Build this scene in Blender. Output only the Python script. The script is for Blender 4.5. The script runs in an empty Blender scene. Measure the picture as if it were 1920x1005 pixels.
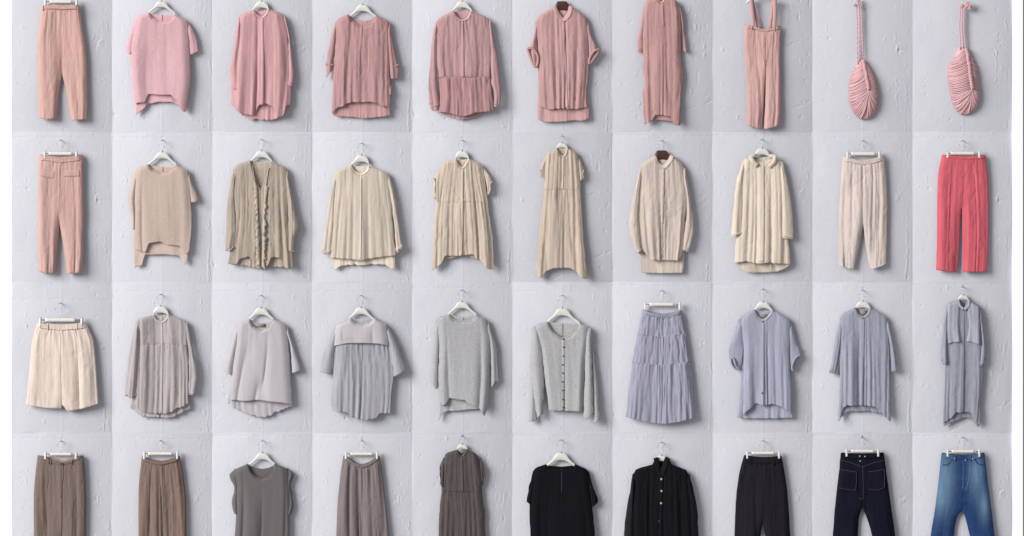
import bpy, math, random
import numpy as np
from mathutils import Vector
# ---------------------------------------------------------------- camera, light, exposure
SC = bpy.context.scene
COL = SC.collection
M = 0.005                                   # metres per unit: garment drawings are in units of 5 mm


def wx(x): return (x - 960.0) * M
def wz(y): return (502.5 - y) * M


cd = bpy.data.cameras.new('camera'); cam = bpy.data.objects.new('camera', cd); COL.objects.link(cam)
cam.location = (0, -40, 0); cam.rotation_euler = (math.radians(90), 0, 0)
cd.lens = 150.0; cd.sensor_width = 36.0; cd.clip_end = 300
SC.camera = cam
w = bpy.data.worlds.new('World'); SC.world = w; w.use_nodes = True
bg = w.node_tree.nodes['Background']
bg.inputs[0].default_value = (0.95, 0.96, 1.0, 1); bg.inputs[1].default_value = 0.40
ld = bpy.data.lights.new('window_light', 'AREA'); ld.shape = 'DISK'; ld.size = 66
ldir = Vector((-0.80, -0.68, 0.34)).normalized()
lo = bpy.data.objects.new('window_light', ld); COL.objects.link(lo)
lo.location = ldir * 110
lo.rotation_euler = (-ldir).to_track_quat('-Z', 'Y').to_euler()
ld.energy = 192000; ld.color = (1.0, 0.988, 0.98)
SC.view_settings.view_transform = 'Standard'; SC.view_settings.look = 'None'
SC.view_settings.exposure = 0.0; SC.view_settings.gamma = 1.0
SC.cycles.transparent_max_bounces = 12
SC.cycles.max_bounces = 6

# ---------------------------------------------------------------- noise and curves


def _hash(ix, iy, seed):
    h = (ix.astype(np.int64) * 374761393 + iy.astype(np.int64) * 668265263 + int(seed) * 1442695041) & 0xFFFFFFFF
    h = ((h ^ (h >> 13)) * 1274126177) & 0xFFFFFFFF
    return ((h ^ (h >> 16)) & 0xFFFF) / 65535.0 * 2 - 1


def noise(x, y, seed=0):
    """smooth value noise in -1..1"""
    x = np.asarray(x, float); y = np.asarray(y, float)
    x, y = np.broadcast_arrays(x, y)
    ix = np.floor(x); iy = np.floor(y); fx = x - ix; fy = y - iy
    fx = fx * fx * fx * (fx * (fx * 6 - 15) + 10); fy = fy * fy * fy * (fy * (fy * 6 - 15) + 10)
    a = _hash(ix, iy, seed); b = _hash(ix + 1, iy, seed); c = _hash(ix, iy + 1, seed); d = _hash(ix + 1, iy + 1, seed)
    return (a + (b - a) * fx) * (1 - fy) + (c + (d - c) * fx) * fy


def sst(a, b, x):
    t = np.clip((x - a) / (b - a + 1e-9), 0, 1); return t * t * (3 - 2 * t)


def pchip(px, py, x):
    px = np.asarray(px, float); py = np.asarray(py, float)
    o = np.argsort(px, kind='stable'); px = px[o]; py = py[o]
    k = np.concatenate([[True], np.diff(px) > 1e-6]); px = px[k]; py = py[k]
    if len(px) == 1: return np.full(np.shape(x), py[0])
    h = np.diff(px); d = np.diff(py) / h; n = len(px); m = np.zeros(n)
    for i in range(1, n - 1):
        if d[i - 1] * d[i] > 0:
            w1 = 2 * h[i] + h[i - 1]; w2 = h[i] + 2 * h[i - 1]
            m[i] = (w1 + w2) / (w1 / d[i - 1] + w2 / d[i])
    m[0] = d[0]; m[-1] = d[-1]
    x = np.clip(x, px[0], px[-1])
    i = np.clip(np.searchsorted(px, x, side='right') - 1, 0, n - 2)
    t = (x - px[i]) / h[i]
    return ((1 + 2 * t) * (1 - t) ** 2) * py[i] + t * (1 - t) ** 2 * h[i] * m[i] + t * t * (3 - 2 * t) * py[i + 1] + t * t * (t - 1) * h[i] * m[i + 1]


def Xof(pts, y): return pchip([p[1] for p in pts], [p[0] for p in pts], y)      # side edge: x at height y
def Yof(pts, x): return np.interp(x, [p[0] for p in pts], [p[1] for p in pts])  # hem or neckline: y at x


# ---------------------------------------------------------------- materials
MATS = {}


def lin(c): c /= 255.0; return c / 12.92 if c <= 0.04045 else ((c + 0.055) / 1.055) ** 2.4


def newmat(name):
    m = bpy.data.materials.new(name); m.use_nodes = True
    nt = m.node_tree; b = nt.nodes['Principled BSDF']
    return m, nt, b


def N(nt, t, **kw):
    n = nt.nodes.new(t)
    for k, v in kw.items():
        if k[0] == 'i' and k[1:].isdigit(): n.inputs[int(k[1:])].default_value = v
        else: setattr(n, k, v)
    return n


def mixc(nt, fac, a, b, blend='MIX'):
    n = nt.nodes.new('ShaderNodeMix'); n.data_type = 'RGBA'; n.blend_type = blend
    for s, v in ((0, fac), (6, a), (7, b)):
        if hasattr(v, 'is_linked'): nt.links.new(v, n.inputs[s])
        else: n.inputs[s].default_value = v
    return n.outputs[2]


def fabric(rgb, kind='linen', sheer=0.0, k=1.0):
    key = (rgb, kind, sheer, k)
    if key in MATS: return MATS[key]
    m, nt, b = newmat('%s_cloth' % kind)
    if sheer is None: sheer = {'gauze': .17, 'knit': .12, 'melange': .1}.get(kind, 0)
    base = [lin(c) * 0.81 * k for c in rgb]; lum = .25 * base[0] + .6 * base[1] + .15 * base[2]
    base = [c * .88 + lum * .12 for c in base] + [1]
    dark = sum(rgb) < 170
    if dark: base = [c * .6 for c in base[:3]] + [1]
    L = nt.links
    tc = N(nt, 'ShaderNodeTexCoord')

    def noise_tex(scale, sc=(1, 1, 1), detail=3, rough=.6):
        mp = N(nt, 'ShaderNodeMapping'); mp.inputs['Scale'].default_value = sc
        L.new(tc.outputs['Object'], mp.inputs[0])
        n = N(nt, 'ShaderNodeTexNoise'); n.inputs['Scale'].default_value = scale; n.inputs['Detail'].default_value = detail
        n.inputs['Roughness'].default_value = rough
        L.new(mp.outputs[0], n.inputs['Vector']); return n.outputs[0]

    def ramp(o, lo_, hi_, a, c):
        r = N(nt, 'ShaderNodeMapRange'); L.new(o, r.inputs[0])
        r.inputs[1].default_value = lo_; r.inputs[2].default_value = hi_; r.inputs[3].default_value = a; r.inputs[4].default_value = c
        return r.outputs[0]
    col = tuple(base)
    streak = ramp(noise_tex(60, (1, 1, .07)), .3, .7, 0, 1)
    blot = ramp(noise_tex(5, (1, 1, .6), 2), .3, .7, 0, 1)
    v = {'linen': .76, 'gauze': .72, 'knit': .86, 'jersey': .93, 'satin': .88, 'denim': .55, 'washed': .8}.get(kind, .85)
    c2 = tuple(list(x * v for x in base[:3]) + [1])
    out = mixc(nt, streak, c2, col)
    out = mixc(nt, ramp(blot, 0, 1, 0, .35), out, tuple([min(1, base[0] * 1.06), base[1] * .98, base[2] * .94, 1]))
    if kind in ('knit', 'melange'):
        g = ramp(noise_tex(95 if kind == 'melange' else 120, (1, 1, 1.6), 3, .8), .38, .62, 0, 1)
        vv = .66 if kind == 'melange' else .74
        out = mixc(nt, g, tuple([x * vv for x in base[:3]] + [1]), out)
    if kind == 'washed':           # worn denim: pale thighs, whiskers and an abraded fly keep their place on the cloth
        sp = N(nt, 'ShaderNodeSeparateXYZ'); L.new(tc.outputs['Object'], sp.inputs[0])
        pale = (0.15, 0.25, 0.34, 1)

        def blob(cx, cz, rx, rz):
            mp = N(nt, 'ShaderNodeMapping'); mp.inputs['Location'].default_value = (-cx / rx, 0, -cz / rz)
            mp.inputs['Scale'].default_value = (1 / rx, 0, 1 / rz)
            L.new(tc.outputs['Object'], mp.inputs[0])
            gr = N(nt, 'ShaderNodeTexGradient'); gr.gradient_type = 'QUADRATIC_SPHERE'; L.new(mp.outputs[0], gr.inputs[0])
            return ramp(gr.outputs[0], 0, .8, 0, .62)
        zc = 0.0
        for cx, cz, rx, rz in ((-.155, .9, .16, .50), (.125, .92, .14, .45), (-.2, .70, .14, .4), (.2, .62, .1, .3)):
            out = mixc(nt, blob(cx, cz, rx, rz), out, pale)
        wv = N(nt, 'ShaderNodeTexWave'); wv.bands_direction = 'Z'; wv.inputs['Scale'].default_value = 17
        wv.inputs['Distortion'].default_value = 6; wv.inputs['Detail'].default_value = 2; L.new(tc.outputs['Object'], wv.inputs[0])
        wz_ = N(nt, 'ShaderNodeMath', operation='MULTIPLY'); L.new(ramp(wv.outputs[1], .8, 1, 0, .14), wz_.inputs[0])
        L.new(ramp(noise_tex(9, (1, 1, 2), 1), .45, .65, 0, 1), wz_.inputs[1])
        out = mixc(nt, wz_.outputs[0], out, (0.2, 0.3, 0.42, 1))
    L.new(out, b.inputs['Base Color'])
    b.inputs['Roughness'].default_value = {'satin': .5, 'denim': .8}.get(kind, .85)
    b.inputs['Specular IOR Level'].default_value = (.08 if dark else .2) if kind != 'satin' else .4
    b.inputs['Sheen Weight'].default_value = 0 if sum(rgb) < 400 else .08
    bp = N(nt, 'ShaderNodeBump'); bp.inputs['Strength'].default_value = .5
    bp.inputs['Distance'].default_value = .006 if kind in ('knit', 'melange') else .005
    if kind == 'knit':
        h = noise_tex(90, (.4, 1, 2.2), 3)
    elif kind == 'melange':
        h = noise_tex(110, (1, 1, 1.3), 3)
    elif kind in ('gauze', 'linen'):
        h = noise_tex(110, (1, 1, .09), 4, .7)
    elif kind == 'jersey':
        h = noise_tex(60, (1, 1, .5), 2); bp.inputs['Distance'].default_value = .001
    else:
        h = noise_tex(90, (1, 1, .4), 3)
    L.new(h, bp.inputs['Height']); L.new(bp.outputs[0], b.inputs['Normal'])
    if sheer > 0:
        tr = N(nt, 'ShaderNodeBsdfTransparent'); tr.inputs[0].default_value = (1, 1, 1, 1)
        mx = N(nt, 'ShaderNodeMixShader'); mx.inputs[0].default_value = sheer
        L.new(b.outputs[0], mx.inputs[1]); L.new(tr.outputs[0], mx.inputs[2])
        L.new(mx.outputs[0], nt.nodes['Material Output'].inputs['Surface'])
    MATS[key] = m
    return m


def plain(name, rgb, rough=.5, metal=0, k=.92, vary=.08, scale=30):
    if name in MATS: return MATS[name]
    m, nt, b = newmat(name)
    c = [lin(v) * k for v in rgb]
    tc = N(nt, 'ShaderNodeTexCoord'); n = N(nt, 'ShaderNodeTexNoise'); n.inputs['Scale'].default_value = scale
    nt.links.new(tc.outputs['Object'], n.inputs['Vector'])
    nt.links.new(mixc(nt, n.outputs[0], tuple([v * (1 - vary) for v in c] + [1]), tuple([min(1, v * (1 + vary)) for v in c] + [1])), b.inputs['Base Color'])
    b.inputs['Roughness'].default_value = rough; b.inputs['Metallic'].default_value = metal
    MATS[name] = m
    return m


WHITE_WOOD = plain('white_lacquered_wood', (206, 203, 198), .5)
BROWN_WOOD = plain('dark_brown_wood', (66, 36, 32), .35, scale=60, vary=.3)
CREAM_WOOD = plain('cream_painted_bar', (218, 211, 203), .5)
STEEL = plain('hook_steel', (170, 170, 178), .38, .85)
CLIPM = plain('clip_metal', (205, 203, 200), .35, .35)
DARKM = plain('dark_clip_spring', (70, 70, 74), .4, .6)
B_DARK = plain('dark_button', (40, 42, 52), .4)
B_PEARL = plain('pearl_button', (165, 165, 166), .3)
TAN = plain('tan_neck_label', (146, 132, 118), .8)
THREAD = plain('gold_brown_thread', (86, 72, 68), .8)
THREAD_G = plain('grey_thread', (120, 110, 110), .8)
SHELL = plain('shell_button', (196, 180, 170), .35)


def plaster(k=1.0):
    m, nt, b = newmat('painted_plaster'); L = nt.links
    tc = N(nt, 'ShaderNodeTexCoord')

    def nz(scale, detail, sc=(1, 1, 1)):
        mp = N(nt, 'ShaderNodeMapping'); mp.inputs['Scale'].default_value = sc
        oi = N(nt, 'ShaderNodeObjectInfo'); vm = N(nt, 'ShaderNodeVectorMath', operation='SCALE'); vm.inputs[3].default_value = 30
        cb = N(nt, 'ShaderNodeCombineXYZ'); L.new(oi.outputs['Random'], cb.inputs[0]); L.new(oi.outputs['Random'], cb.inputs[2])
        L.new(cb.outputs[0], vm.inputs[0]); ad = N(nt, 'ShaderNodeVectorMath', operation='ADD')
        L.new(tc.outputs['Object'], ad.inputs[0]); L.new(vm.outputs[0], ad.inputs[1]); L.new(ad.outputs[0], mp.inputs[0])
        n = N(nt, 'ShaderNodeTexNoise'); n.inputs['Scale'].default_value = scale; n.inputs['Detail'].default_value = detail
        L.new(mp.outputs[0], n.inputs['Vector']); return n.outputs[0]
    a = (0.482 * k, 0.485 * k, 0.530 * k, 1); c = (0.528 * k, 0.524 * k, 0.552 * k, 1)
    o = mixc(nt, nz(2.2, 3), a, c)
    r = N(nt, 'ShaderNodeMapRange'); L.new(nz(26, 4, (1, 1, .6)), r.inputs[0]); r.inputs[1].default_value = .66; r.inputs[2].default_value = .76
    r.inputs[4].default_value = .35
    o = mixc(nt, r.outputs[0], o, (0.36, 0.35, 0.38, 1))
    oi2 = N(nt, 'ShaderNodeObjectInfo'); mr = N(nt, 'ShaderNodeMapRange'); L.new(oi2.outputs['Random'], mr.inputs[0])
    mr.inputs[3].default_value = .93; mr.inputs[4].default_value = 1.04
    hs = N(nt, 'ShaderNodeHueSaturation'); L.new(mr.outputs[0], hs.inputs['Value']); L.new(o, hs.inputs['Color']); o = hs.outputs[0]
    L.new(o, b.inputs['Base Color']); b.inputs['Roughness'].default_value = .62; b.inputs['Specular IOR Level'].default_value = .3
    bp = N(nt, 'ShaderNodeBump'); bp.inputs['Strength'].default_value = .22; bp.inputs['Distance'].default_value = .003
    L.new(nz(38, 5), bp.inputs['Height']); L.new(bp.outputs[0], b.inputs['Normal'])
    return m


PLASTER = plaster(); PLASTER_DIM = plaster(.93)  # second copy darkened: dimmer exposure of some panels put into the colour
MOUNT = plain('white_mount_board', (255, 255, 255), .8, k=.93, vary=.0)

# ---------------------------------------------------------------- mesh helpers (units of 5 mm; d = distance off the wall)


def mesh_from(V, F, name, mat, smooth=True):
    me = bpy.data.meshes.new(name)
    V = np.asarray(V, np.float32); F = np.asarray(F, np.int32)
    me.vertices.add(len(V)); me.vertices.foreach_set('co', V.ravel())
    k = F.shape[1]
    me.loops.add(F.size); me.loops.foreach_set('vertex_index', F.ravel())
    me.polygons.add(len(F)); me.polygons.foreach_set('loop_start', np.arange(len(F), dtype=np.int32) * k)
    me.polygons.foreach_set('loop_total', np.full(len(F), k, np.int32))
    me.update(calc_edges=True); me.validate()
    me.polygons.foreach_set('use_smooth', np.full(len(me.polygons), smooth))
    me.materials.append(mat)
    return me


SURF = {}
OFF = 0.8      # how far the hangers keep the clothes off the plaster


def near(th, x, y, r=1.6):
    """height of the cloth under a point"""
    best = []
    for X, Y, D in th.surf:
        q = np.hypot(X - x, Y - y); k = q < max(r, q.min() + .4)
        best.append((q.min(), float(D[k].max())))
    if not best: return 15.0
    m_ = min(b[0] for b in best)
    return max(b[1] for b in best if b[0] <= m_ + 1.2)


def smooth1(a, k=3):
    a = np.asarray(a, float); p = np.pad(a, k, mode='edge'); return np.convolve(p, np.ones(2 * k + 1) / (2 * k + 1), 'valid')


class Thing:
    def __init__(s, name, label, cat, x, y, group=None):
        s.x, s.y = x, y; s.off = OFF
        o = bpy.data.objects.new(name, None); COL.objects.link(o); o.empty_display_size = .05
        o.location = (wx(x), 0, wz(y)); o['label'] = label; o['category'] = cat
        if group: o['group'] = group
        s.o = o; s.surf = SURF.setdefault(o.name, [])

    def part(s, name, V, F, mat, smooth=True, parent=None, label=None, kind=None):
        V = np.asarray(V, float)
        W = np.stack([(V[:, 0] - s.x) * M, -(V[:, 2] + s.off) * M, -(V[:, 1] - s.y) * M], 1)   # V = (x, y down, d)
        o = bpy.data.objects.new(name, mesh_from(W, F, name, mat, smooth)); COL.objects.link(o)
        o.parent = parent or s.o
        if label: o['label'] = label
        if kind: o['kind'] = kind
        return o


def grid_faces(nu, nv, off=0, flip=False):
    i, j = np.meshgrid(np.arange(nu - 1), np.arange(nv - 1), indexing='ij')
    a = (i * nv + j).ravel() + off
    q = np.stack([a, a + 1, a + nv + 1, a + nv], 1)
    return q[:, ::-1] if flip else q


def shell(X, Y, D, t=.9):
    """closed sheet of thickness t from grids X, Y, D (nu x nv); quads face the viewer"""
    nu, nv = X.shape; n = nu * nv
    V = np.concatenate([np.stack([X.ravel(), Y.ravel(), D.ravel()], 1), np.stack([X.ravel(), Y.ravel(), D.ravel() - t], 1)])
    F = [grid_faces(nu, nv), grid_faces(nu, nv, n, True)]
    idx = np.arange(n).reshape(nu, nv)
    ring = np.concatenate([idx[:-1, 0], idx[-1, :-1], idx[:0:-1, -1], idx[0, :0:-1]])
    nx = np.roll(ring, -1)
    F.append(np.stack([ring, nx, nx + n, ring + n], 1))
    return V, np.concatenate(F)


def merge(lst):
    Vs, Fs, o = [], [], 0
    for V, F in lst:
        Vs.append(V); Fs.append(np.asarray(F) + o); o += len(V)
    return np.concatenate(Vs), np.concatenate(Fs)


def tube(pts, r, seg=8):
    """closed tube along 3D points (x, y, d); quads, capped by collapsed rings"""
    P = np.asarray(pts, float); n = len(P)
    T = np.gradient(P, axis=0); T /= np.linalg.norm(T, axis=1)[:, None] + 1e-9
    up = np.array([0.013, 0.017, 1.0]); V = []
    rr = np.broadcast_to(np.asarray(r, float), (n,))
    a = np.linspace(0, 2 * np.pi, seg, endpoint=False)
    rows = []
    for i in range(n):
        s_ = np.cross(T[i], up)
        if np.linalg.norm(s_) < 1e-3: s_ = np.cross(T[i], [0, 1, 0])
        s_ /= np.linalg.norm(s_); q = np.cross(s_, T[i])
        rows.append(P[i] + rr[i] * (np.cos(a)[:, None] * s_ + np.sin(a)[:, None] * q))
    rows = [np.repeat(P[:1], seg, 0) + (rows[0] - P[0]) * .05] + rows + [np.repeat(P[-1:], seg, 0) + (rows[-1] - P[-1]) * .05]
    V = np.concatenate(rows); F = []
    for i in range(len(rows) - 1):
        for j in range(seg):
            k = (j + 1) % seg
            F.append((i * seg + j, (i + 1) * seg + j, (i + 1) * seg + k, i * seg + k))
    return V, np.array(F)


def disc(x, y, d, r, t, seg=14):
    """a rounded button-like disc facing the viewer"""
    pts = [(x, y, d), (x, y, d + t * .6), (x, y, d + t)]
    a = np.linspace(0, 2 * np.pi, seg, endpoint=False); rows = []
    for rad, dd in ((r * .9, d), (r, d + t * .3), (r, d + t * .7), (r * .75, d + t), (r * .5, d + t * .8), (.01, d + t * .8)):
        rows.append(np.stack([x + rad * np.cos(a), y + rad * np.sin(a), np.full(seg, dd)], 1))
    V = np.concatenate(rows); F = []
    for i in range(len(rows) - 1):
        for j in range(seg):
            k = (j + 1) % seg
            F.append((i * seg + j, i * seg + k, (i + 1) * seg + k, (i + 1) * seg + j))
    return V, np.array(F)


def slab(pts_top, pts_bot, x0, x1, n, d0, d1, bev=.8):
    """board between an upper and a lower curve (functions of x), depth d0..d1, softly rounded edges"""
    xs = np.linspace(x0, x1, n); yt = pchip(*zip(*pts_top), xs); yb = pchip(*zip(*pts_bot), xs)
    vs = np.array([0, .0, .12, .5, .88, 1, 1]); dz = np.array([0, .55, 1, 1, 1, .55, 0])
    X = np.repeat(xs[:, None], 7, 1); Y = yt[:, None] + (yb - yt)[:, None] * vs[None]
    D = d0 + (d1 - d0) * np.repeat(dz[None], n, 0)
    D[0] = d0 + (D[0] - d0) * .5; D[-1] = D[0]
    return shell(X, Y, D, .4)


# ---------------------------------------------------------------- cloth folds
STY = dict(   # n_big, a_big, n_mid, a_mid, crinkle, ramp start
    linen=(3.4, 4.3, 13, 1.6, .5, .25), gauze=(3.8, 3.9, 18, 1.75, .55, .35), knit=(2.4, 5.0, 5, .5, .15, .1),
    jersey=(2.6, 5.0, 5, .5, .1, .08), pleat=(5, 4.8, 14, 1.8, .3, .3), stiff=(3.4, 3.2, 8, 1.2, .5, .2),
    crisp=(2.6, 4.6, 8, 1.3, .35, .2), gather=(5.5, 4.8, 12, 1.7, .3, .8), soft=(4, 4.8, 10, 1.0, .2, .25),
    tier=(8, 2.0, 20, 1.7, .3, .9), denim=(2.0, 2.8, 5, .9, .4, .2))


def folds(u, v, x, y, style, seed, wpx, amp=1.0, vee=0.0):
    nb, ab, nm, am, cr, r0 = STY[style]
    k = np.clip(wpx / 120.0, .18, 1.6)
    nb = nb * k; nm = nm * k
    uu = u + .022 * noise(u * 3 + 5, v * 1.3, seed + 3) + vee * (u - .5) * v
    n1 = noise(uu * nb * 1.6, v * .5 + seed * .37, seed); b = (n1 * n1 + .012) ** .42
    b2 = noise(uu * nb * .9 + 7, v * .6, seed + 9)
    w2 = uu + .012 * noise(u * 6, v * 2.2, seed + 21)
    n2 = noise(w2 * nm * 1.25 + 11, v * .8 + seed * .11, seed + 77)
    n3 = noise(w2 * nm * 2.3 + 3, v * 1.1 + seed * .2, seed + 78)
    m_ = (n2 * n2 + .01) ** .4; m3 = (n3 * n3 + .01) ** .42
    ramp = r0 + (1 - r0) * sst(0, .75, v)
    patch = .6 + .75 * noise(uu * 4.3, v * 2.3, seed + 79); patch2 = .75 + .6 * noise(uu * 5.1 + 9, v * 2.0, seed + 80)
    z = 1.4 * ab * (b - .5 + .4 * b2) * ramp - ab * .26 * np.exp(-(n1 / .09) ** 2) * ramp
    z += 1.45 * am * (m_ - .45) * (.6 + .4 * ramp) * patch2 - am * .38 * np.exp(-(n2 / .14) ** 2) * patch
    z += 1.0 * am * (m3 - .4) * patch
    nd = noise((x + .45 * y) * .045, (y - .45 * x) * .03, seed + 81); ne = noise((x - .5 * y) * .05, (y + .5 * x) * .028, seed + 82)
    z -= 1.5 * cr * (np.exp(-(nd / .07) ** 2) + .8 * np.exp(-(ne / .06) ** 2)) * sst(-.1, .4, noise(x * .03, y * .03, seed + 83))
    z += cr * (np.abs(noise(x * .25, y * .05, seed + 5)) - .3) * 1.1 + cr * .3 * noise(x * .4, y * .16, seed + 6)
    return z * amp


def sheet(th, name, Lp, Rp, top, bot, mat, d0=9, D=6, style='linen', seed=1, amp=1.0, edge=.16, topfall=6, t=.6, full=None,
          parent=None, label=None, wig=.6, hemk=.3, vee=0.0, res=1.5, bl=None, extra=None, gather=None, back=False, fade=None, topmin=.25, scallop=None, botfall=0):
    """a hanging piece of cloth. Lp/Rp: side edges [(x,y)], top/bot: upper and lower edge [(x,y)]"""
    ys = [p[1] for p in top] + [p[1] for p in bot]
    ym = (min(ys) + max(ys)) / 2
    wpx = float(np.max([abs(Xof(Rp, yy) - Xof(Lp, yy)) for yy in np.linspace(min(ys), max(ys), 7)]))
    hpx = max(ys) - min(ys)
    nu = int(np.clip(wpx / res, 6, 110)) + 1; nv = int(np.clip(hpx / (res * 1.55), 5, 110)) + 1
    s = np.linspace(0, 1, nu)
    if wpx > 20:      # denser towards the rounded side edges
        s = s + .035 * np.sin(4 * np.pi * s) * -.9
    U, Vv = np.meshgrid(s, np.linspace(0, 1, nv), indexing='ij')
    Y = np.full(U.shape, ym)
    for _ in range(7):
        Lx = Xof(Lp, Y); Rx = Xof(Rp, Y); X = Lx + (Rx - Lx) * U
        yt = Yof(top, X); yb = sum(Yof(bot, X + d_) for d_ in (-2.4, -1.2, 0, 1.2, 2.4)) / 5
        Y = .25 * Y + .75 * (yt + (np.maximum(yb, yt + .5) - yt) * Vv)
    Lx = Xof(Lp, Y); Rx = Xof(Rp, Y); X = Lx + (Rx - Lx) * U
    e = np.minimum(U, 1 - U) / edge
    prof = .45 * np.sqrt(np.clip(1 - (1 - np.clip(e, 0, 1)) ** 2, 0, 1)) + .55 * sst(-.15, 1.25, e) / float(sst(-.15, 1.25, np.array(1.25)))
    yg = np.linspace(min(ys), max(ys), 14)
    pl = np.polyfit(yg, Xof(Lp, yg), 2); pr = np.polyfit(yg, Xof(Rp, yg), 2)
    gl = np.polyval(pl, Y); gr = np.polyval(pr, Y)
    uu = np.clip((X - gl) / np.maximum(gr - gl, 2), -.6, 1.6) if wpx > 20 else U
    if full:
        FL, FR, crotch = full
        fu = (X - Xof(FL, Y)) / np.maximum(Xof(FR, Y) - Xof(FL, Y), 1)
        ef = np.minimum(fu, 1 - fu) / (edge * .6); pf = np.sqrt(np.clip(1 - (1 - np.clip(ef, 0, 1)) ** 2, 0, 1))
        k = sst(crotch - 25, crotch + 35, Y); prof = pf * (1 - k) + prof * k; uu = fu; wpx *= 2
    fz = folds(uu, Vv, X, Y, style, seed, wpx, amp, vee)
    if scallop:
        sn = np.sin(2 * np.pi * scallop[0] * uu + 4.5 * noise(uu * 5, 0, seed + 61)) * (.55 + .6 * noise(uu * 9, 3, seed + 62)); fz = fz + 1.5 * sn * sst(.15, 1, Vv)
    if fade: fz = fz * (.25 + .75 * sst(0, fade[0], Y - Yof(top, X))) * (.25 + .75 * sst(0, fade[1], Yof(bot, X) - Y))
    if gather:           # (y of seam, freq, amp): ruffled gathers just under a seam, dying out downwards
        for gy, gf, ga in gather:
            dy = Y - gy
            fz += ga * (np.abs(noise(uu * gf, Y * .02, seed + 31)) - .35) * 2 * sst(-1.5, 1.5, dy) * np.exp(-np.clip(dy, 0, None) / 32)
            fz -= ga * .8 * np.exp(-(dy / 1.3) ** 2)
    if extra is not None: fz = fz + extra(X, Y, uu, Vv)
    tf = sst(-.5, topfall, Y - Yof(top, X)) if topfall > 0 else 1.0
    tf = topmin + (1 - topmin) * tf if topfall > 0 else 1.0
    if botfall: tf = tf * (.72 + .28 * sst(0, botfall, Yof(bot, X) - Y))
    Dd = d0 + (D + fz) * prof * tf
    if back: Dd = d0 + prof + np.clip(fz, -3, 3) * prof * sst(.8, 1, Vv) * .55 + .25 * fz * prof
    if back: Dd = np.minimum(Dd, 8.0)
    Dd = np.maximum(Dd, d0 - .3)
    X = X + wig * noise(np.where(U < .5, 0, 50) + Y * 0, Y * .09, seed + 12) * np.abs(2 * U - 1) ** 3 * (Vv > .02)
    Y = Y + hemk * fz * prof * sst(.75, 1, Vv)
    if scallop: Y = Y + scallop[1] * sn * sst(.86, 1, Vv)
    V, F = shell(X, Y, Dd, t)
    o = th.part(name, V, F, mat, parent=parent, label=label)
    th.last = (X.ravel(), Y.ravel(), Dd.ravel())
    if name in ('front_panel', 'trouser_leg', 'shorts_leg', 'waistband', 'tier', 'peplum', 'yoke'):
        th.surf.append((X.ravel(), Y.ravel(), Dd.ravel()))
    return o


def ribbon(pts, width, d, thick=1.0, n=None, bulge=.8, seed=0, wob=0.0, on=None, lift=.7, sm=3):
    """band of cloth along a 2D path; pts may be (x,y) or (x,y,d-offset)"""
    P = np.asarray([(p[0], p[1], p[2] if len(p) > 2 else 0) for p in pts], float)
    s = np.concatenate([[0], np.cumsum(np.hypot(*np.diff(P[:, :2], axis=0).T))])
    n = n or max(6, int(s[-1] / 2))
    q = np.linspace(0, s[-1], n); C = np.stack([pchip(s, P[:, k], q) for k in range(3)], 1)
    T = np.gradient(C[:, :2], axis=0); T /= np.linalg.norm(T, axis=1)[:, None] + 1e-9
    Nn = np.stack([-T[:, 1], T[:, 0]], 1)
    ww = pchip([0, s[-1]], width, q) if isinstance(width, tuple) else np.full(n, width)
    c = np.linspace(-.5, .5, 5)
    X = C[:, None, 0] + Nn[:, None, 0] * ww[:, None] * c; Y = C[:, None, 1] + Nn[:, None, 1] * ww[:, None] * c
    Dd = d + C[:, None, 2] + bulge * (1 - (2 * c) ** 2)[None] + wob * noise(q * .35, 0, seed)[:, None]
    if on is not None:
        Z = np.array([[near(on, X[i, j], Y[i, j]) for j in (0, 2, 4)] for i in range(n)])
        Z = np.stack([smooth1(Z[:, k], sm) for k in range(3)], 1)
        Dd = np.stack([Z[:, 0], (Z[:, 0] + Z[:, 1]) / 2, Z[:, 1], (Z[:, 1] + Z[:, 2]) / 2, Z[:, 2]], 1) + lift + bulge * (1 - (2 * c) ** 2)[None]
    V, F = shell(X, Y, Dd, thick)
    return V, F


# ---------------------------------------------------------------- hangers and wall hooks
def hook_curve(cx, ytop, r, d, flip=1, stem_to=None):
    a = np.radians(np.linspace(200, -60, 16))           # from the open left end over the top to the right, back under
    pts = [(cx + flip * (r * np.cos(t)), ytop + r - r * np.sin(t), d) for t in a]
    pts += [(cx + flip * .2, ytop + 2.15 * r, d), (cx, ytop + 2.9 * r, d)]
    if stem_to: pts.append((cx, max(stem_to, ytop + 3.2 * r), d))
    return pts


def wall_hook(cx, ytop, r, lab):
    th = Thing('wall_hook', lab, 'hook', cx, ytop + 6, 'steel wall hooks the hangers hang from')
    pts = [(cx, ytop - 1.2, -3 - OFF), (cx, ytop + .6 + .9, 6.0), (cx, ytop + 1.5, 10.2), (cx, ytop + 1.4, 12.6), (cx, ytop - .3, 13.6), (cx, ytop - 1.6, 13.4)]
    q = [(pchip(range(6), [p[0] for p in pts], t), pchip(range(6), [p[1] for p in pts], t), pchip(range(6), [p[2] for p in pts], t)) for t in np.linspace(0, 5, 16)]
    V, F = tube(q, .5, 8)
    th.part('hook_wire', V, F, STEEL)
    V, F = disc(cx, ytop - 1.2, -2.2 - OFF, 2.0, .7)
    th.part('hook_plate', V, F, STEEL)


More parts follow.
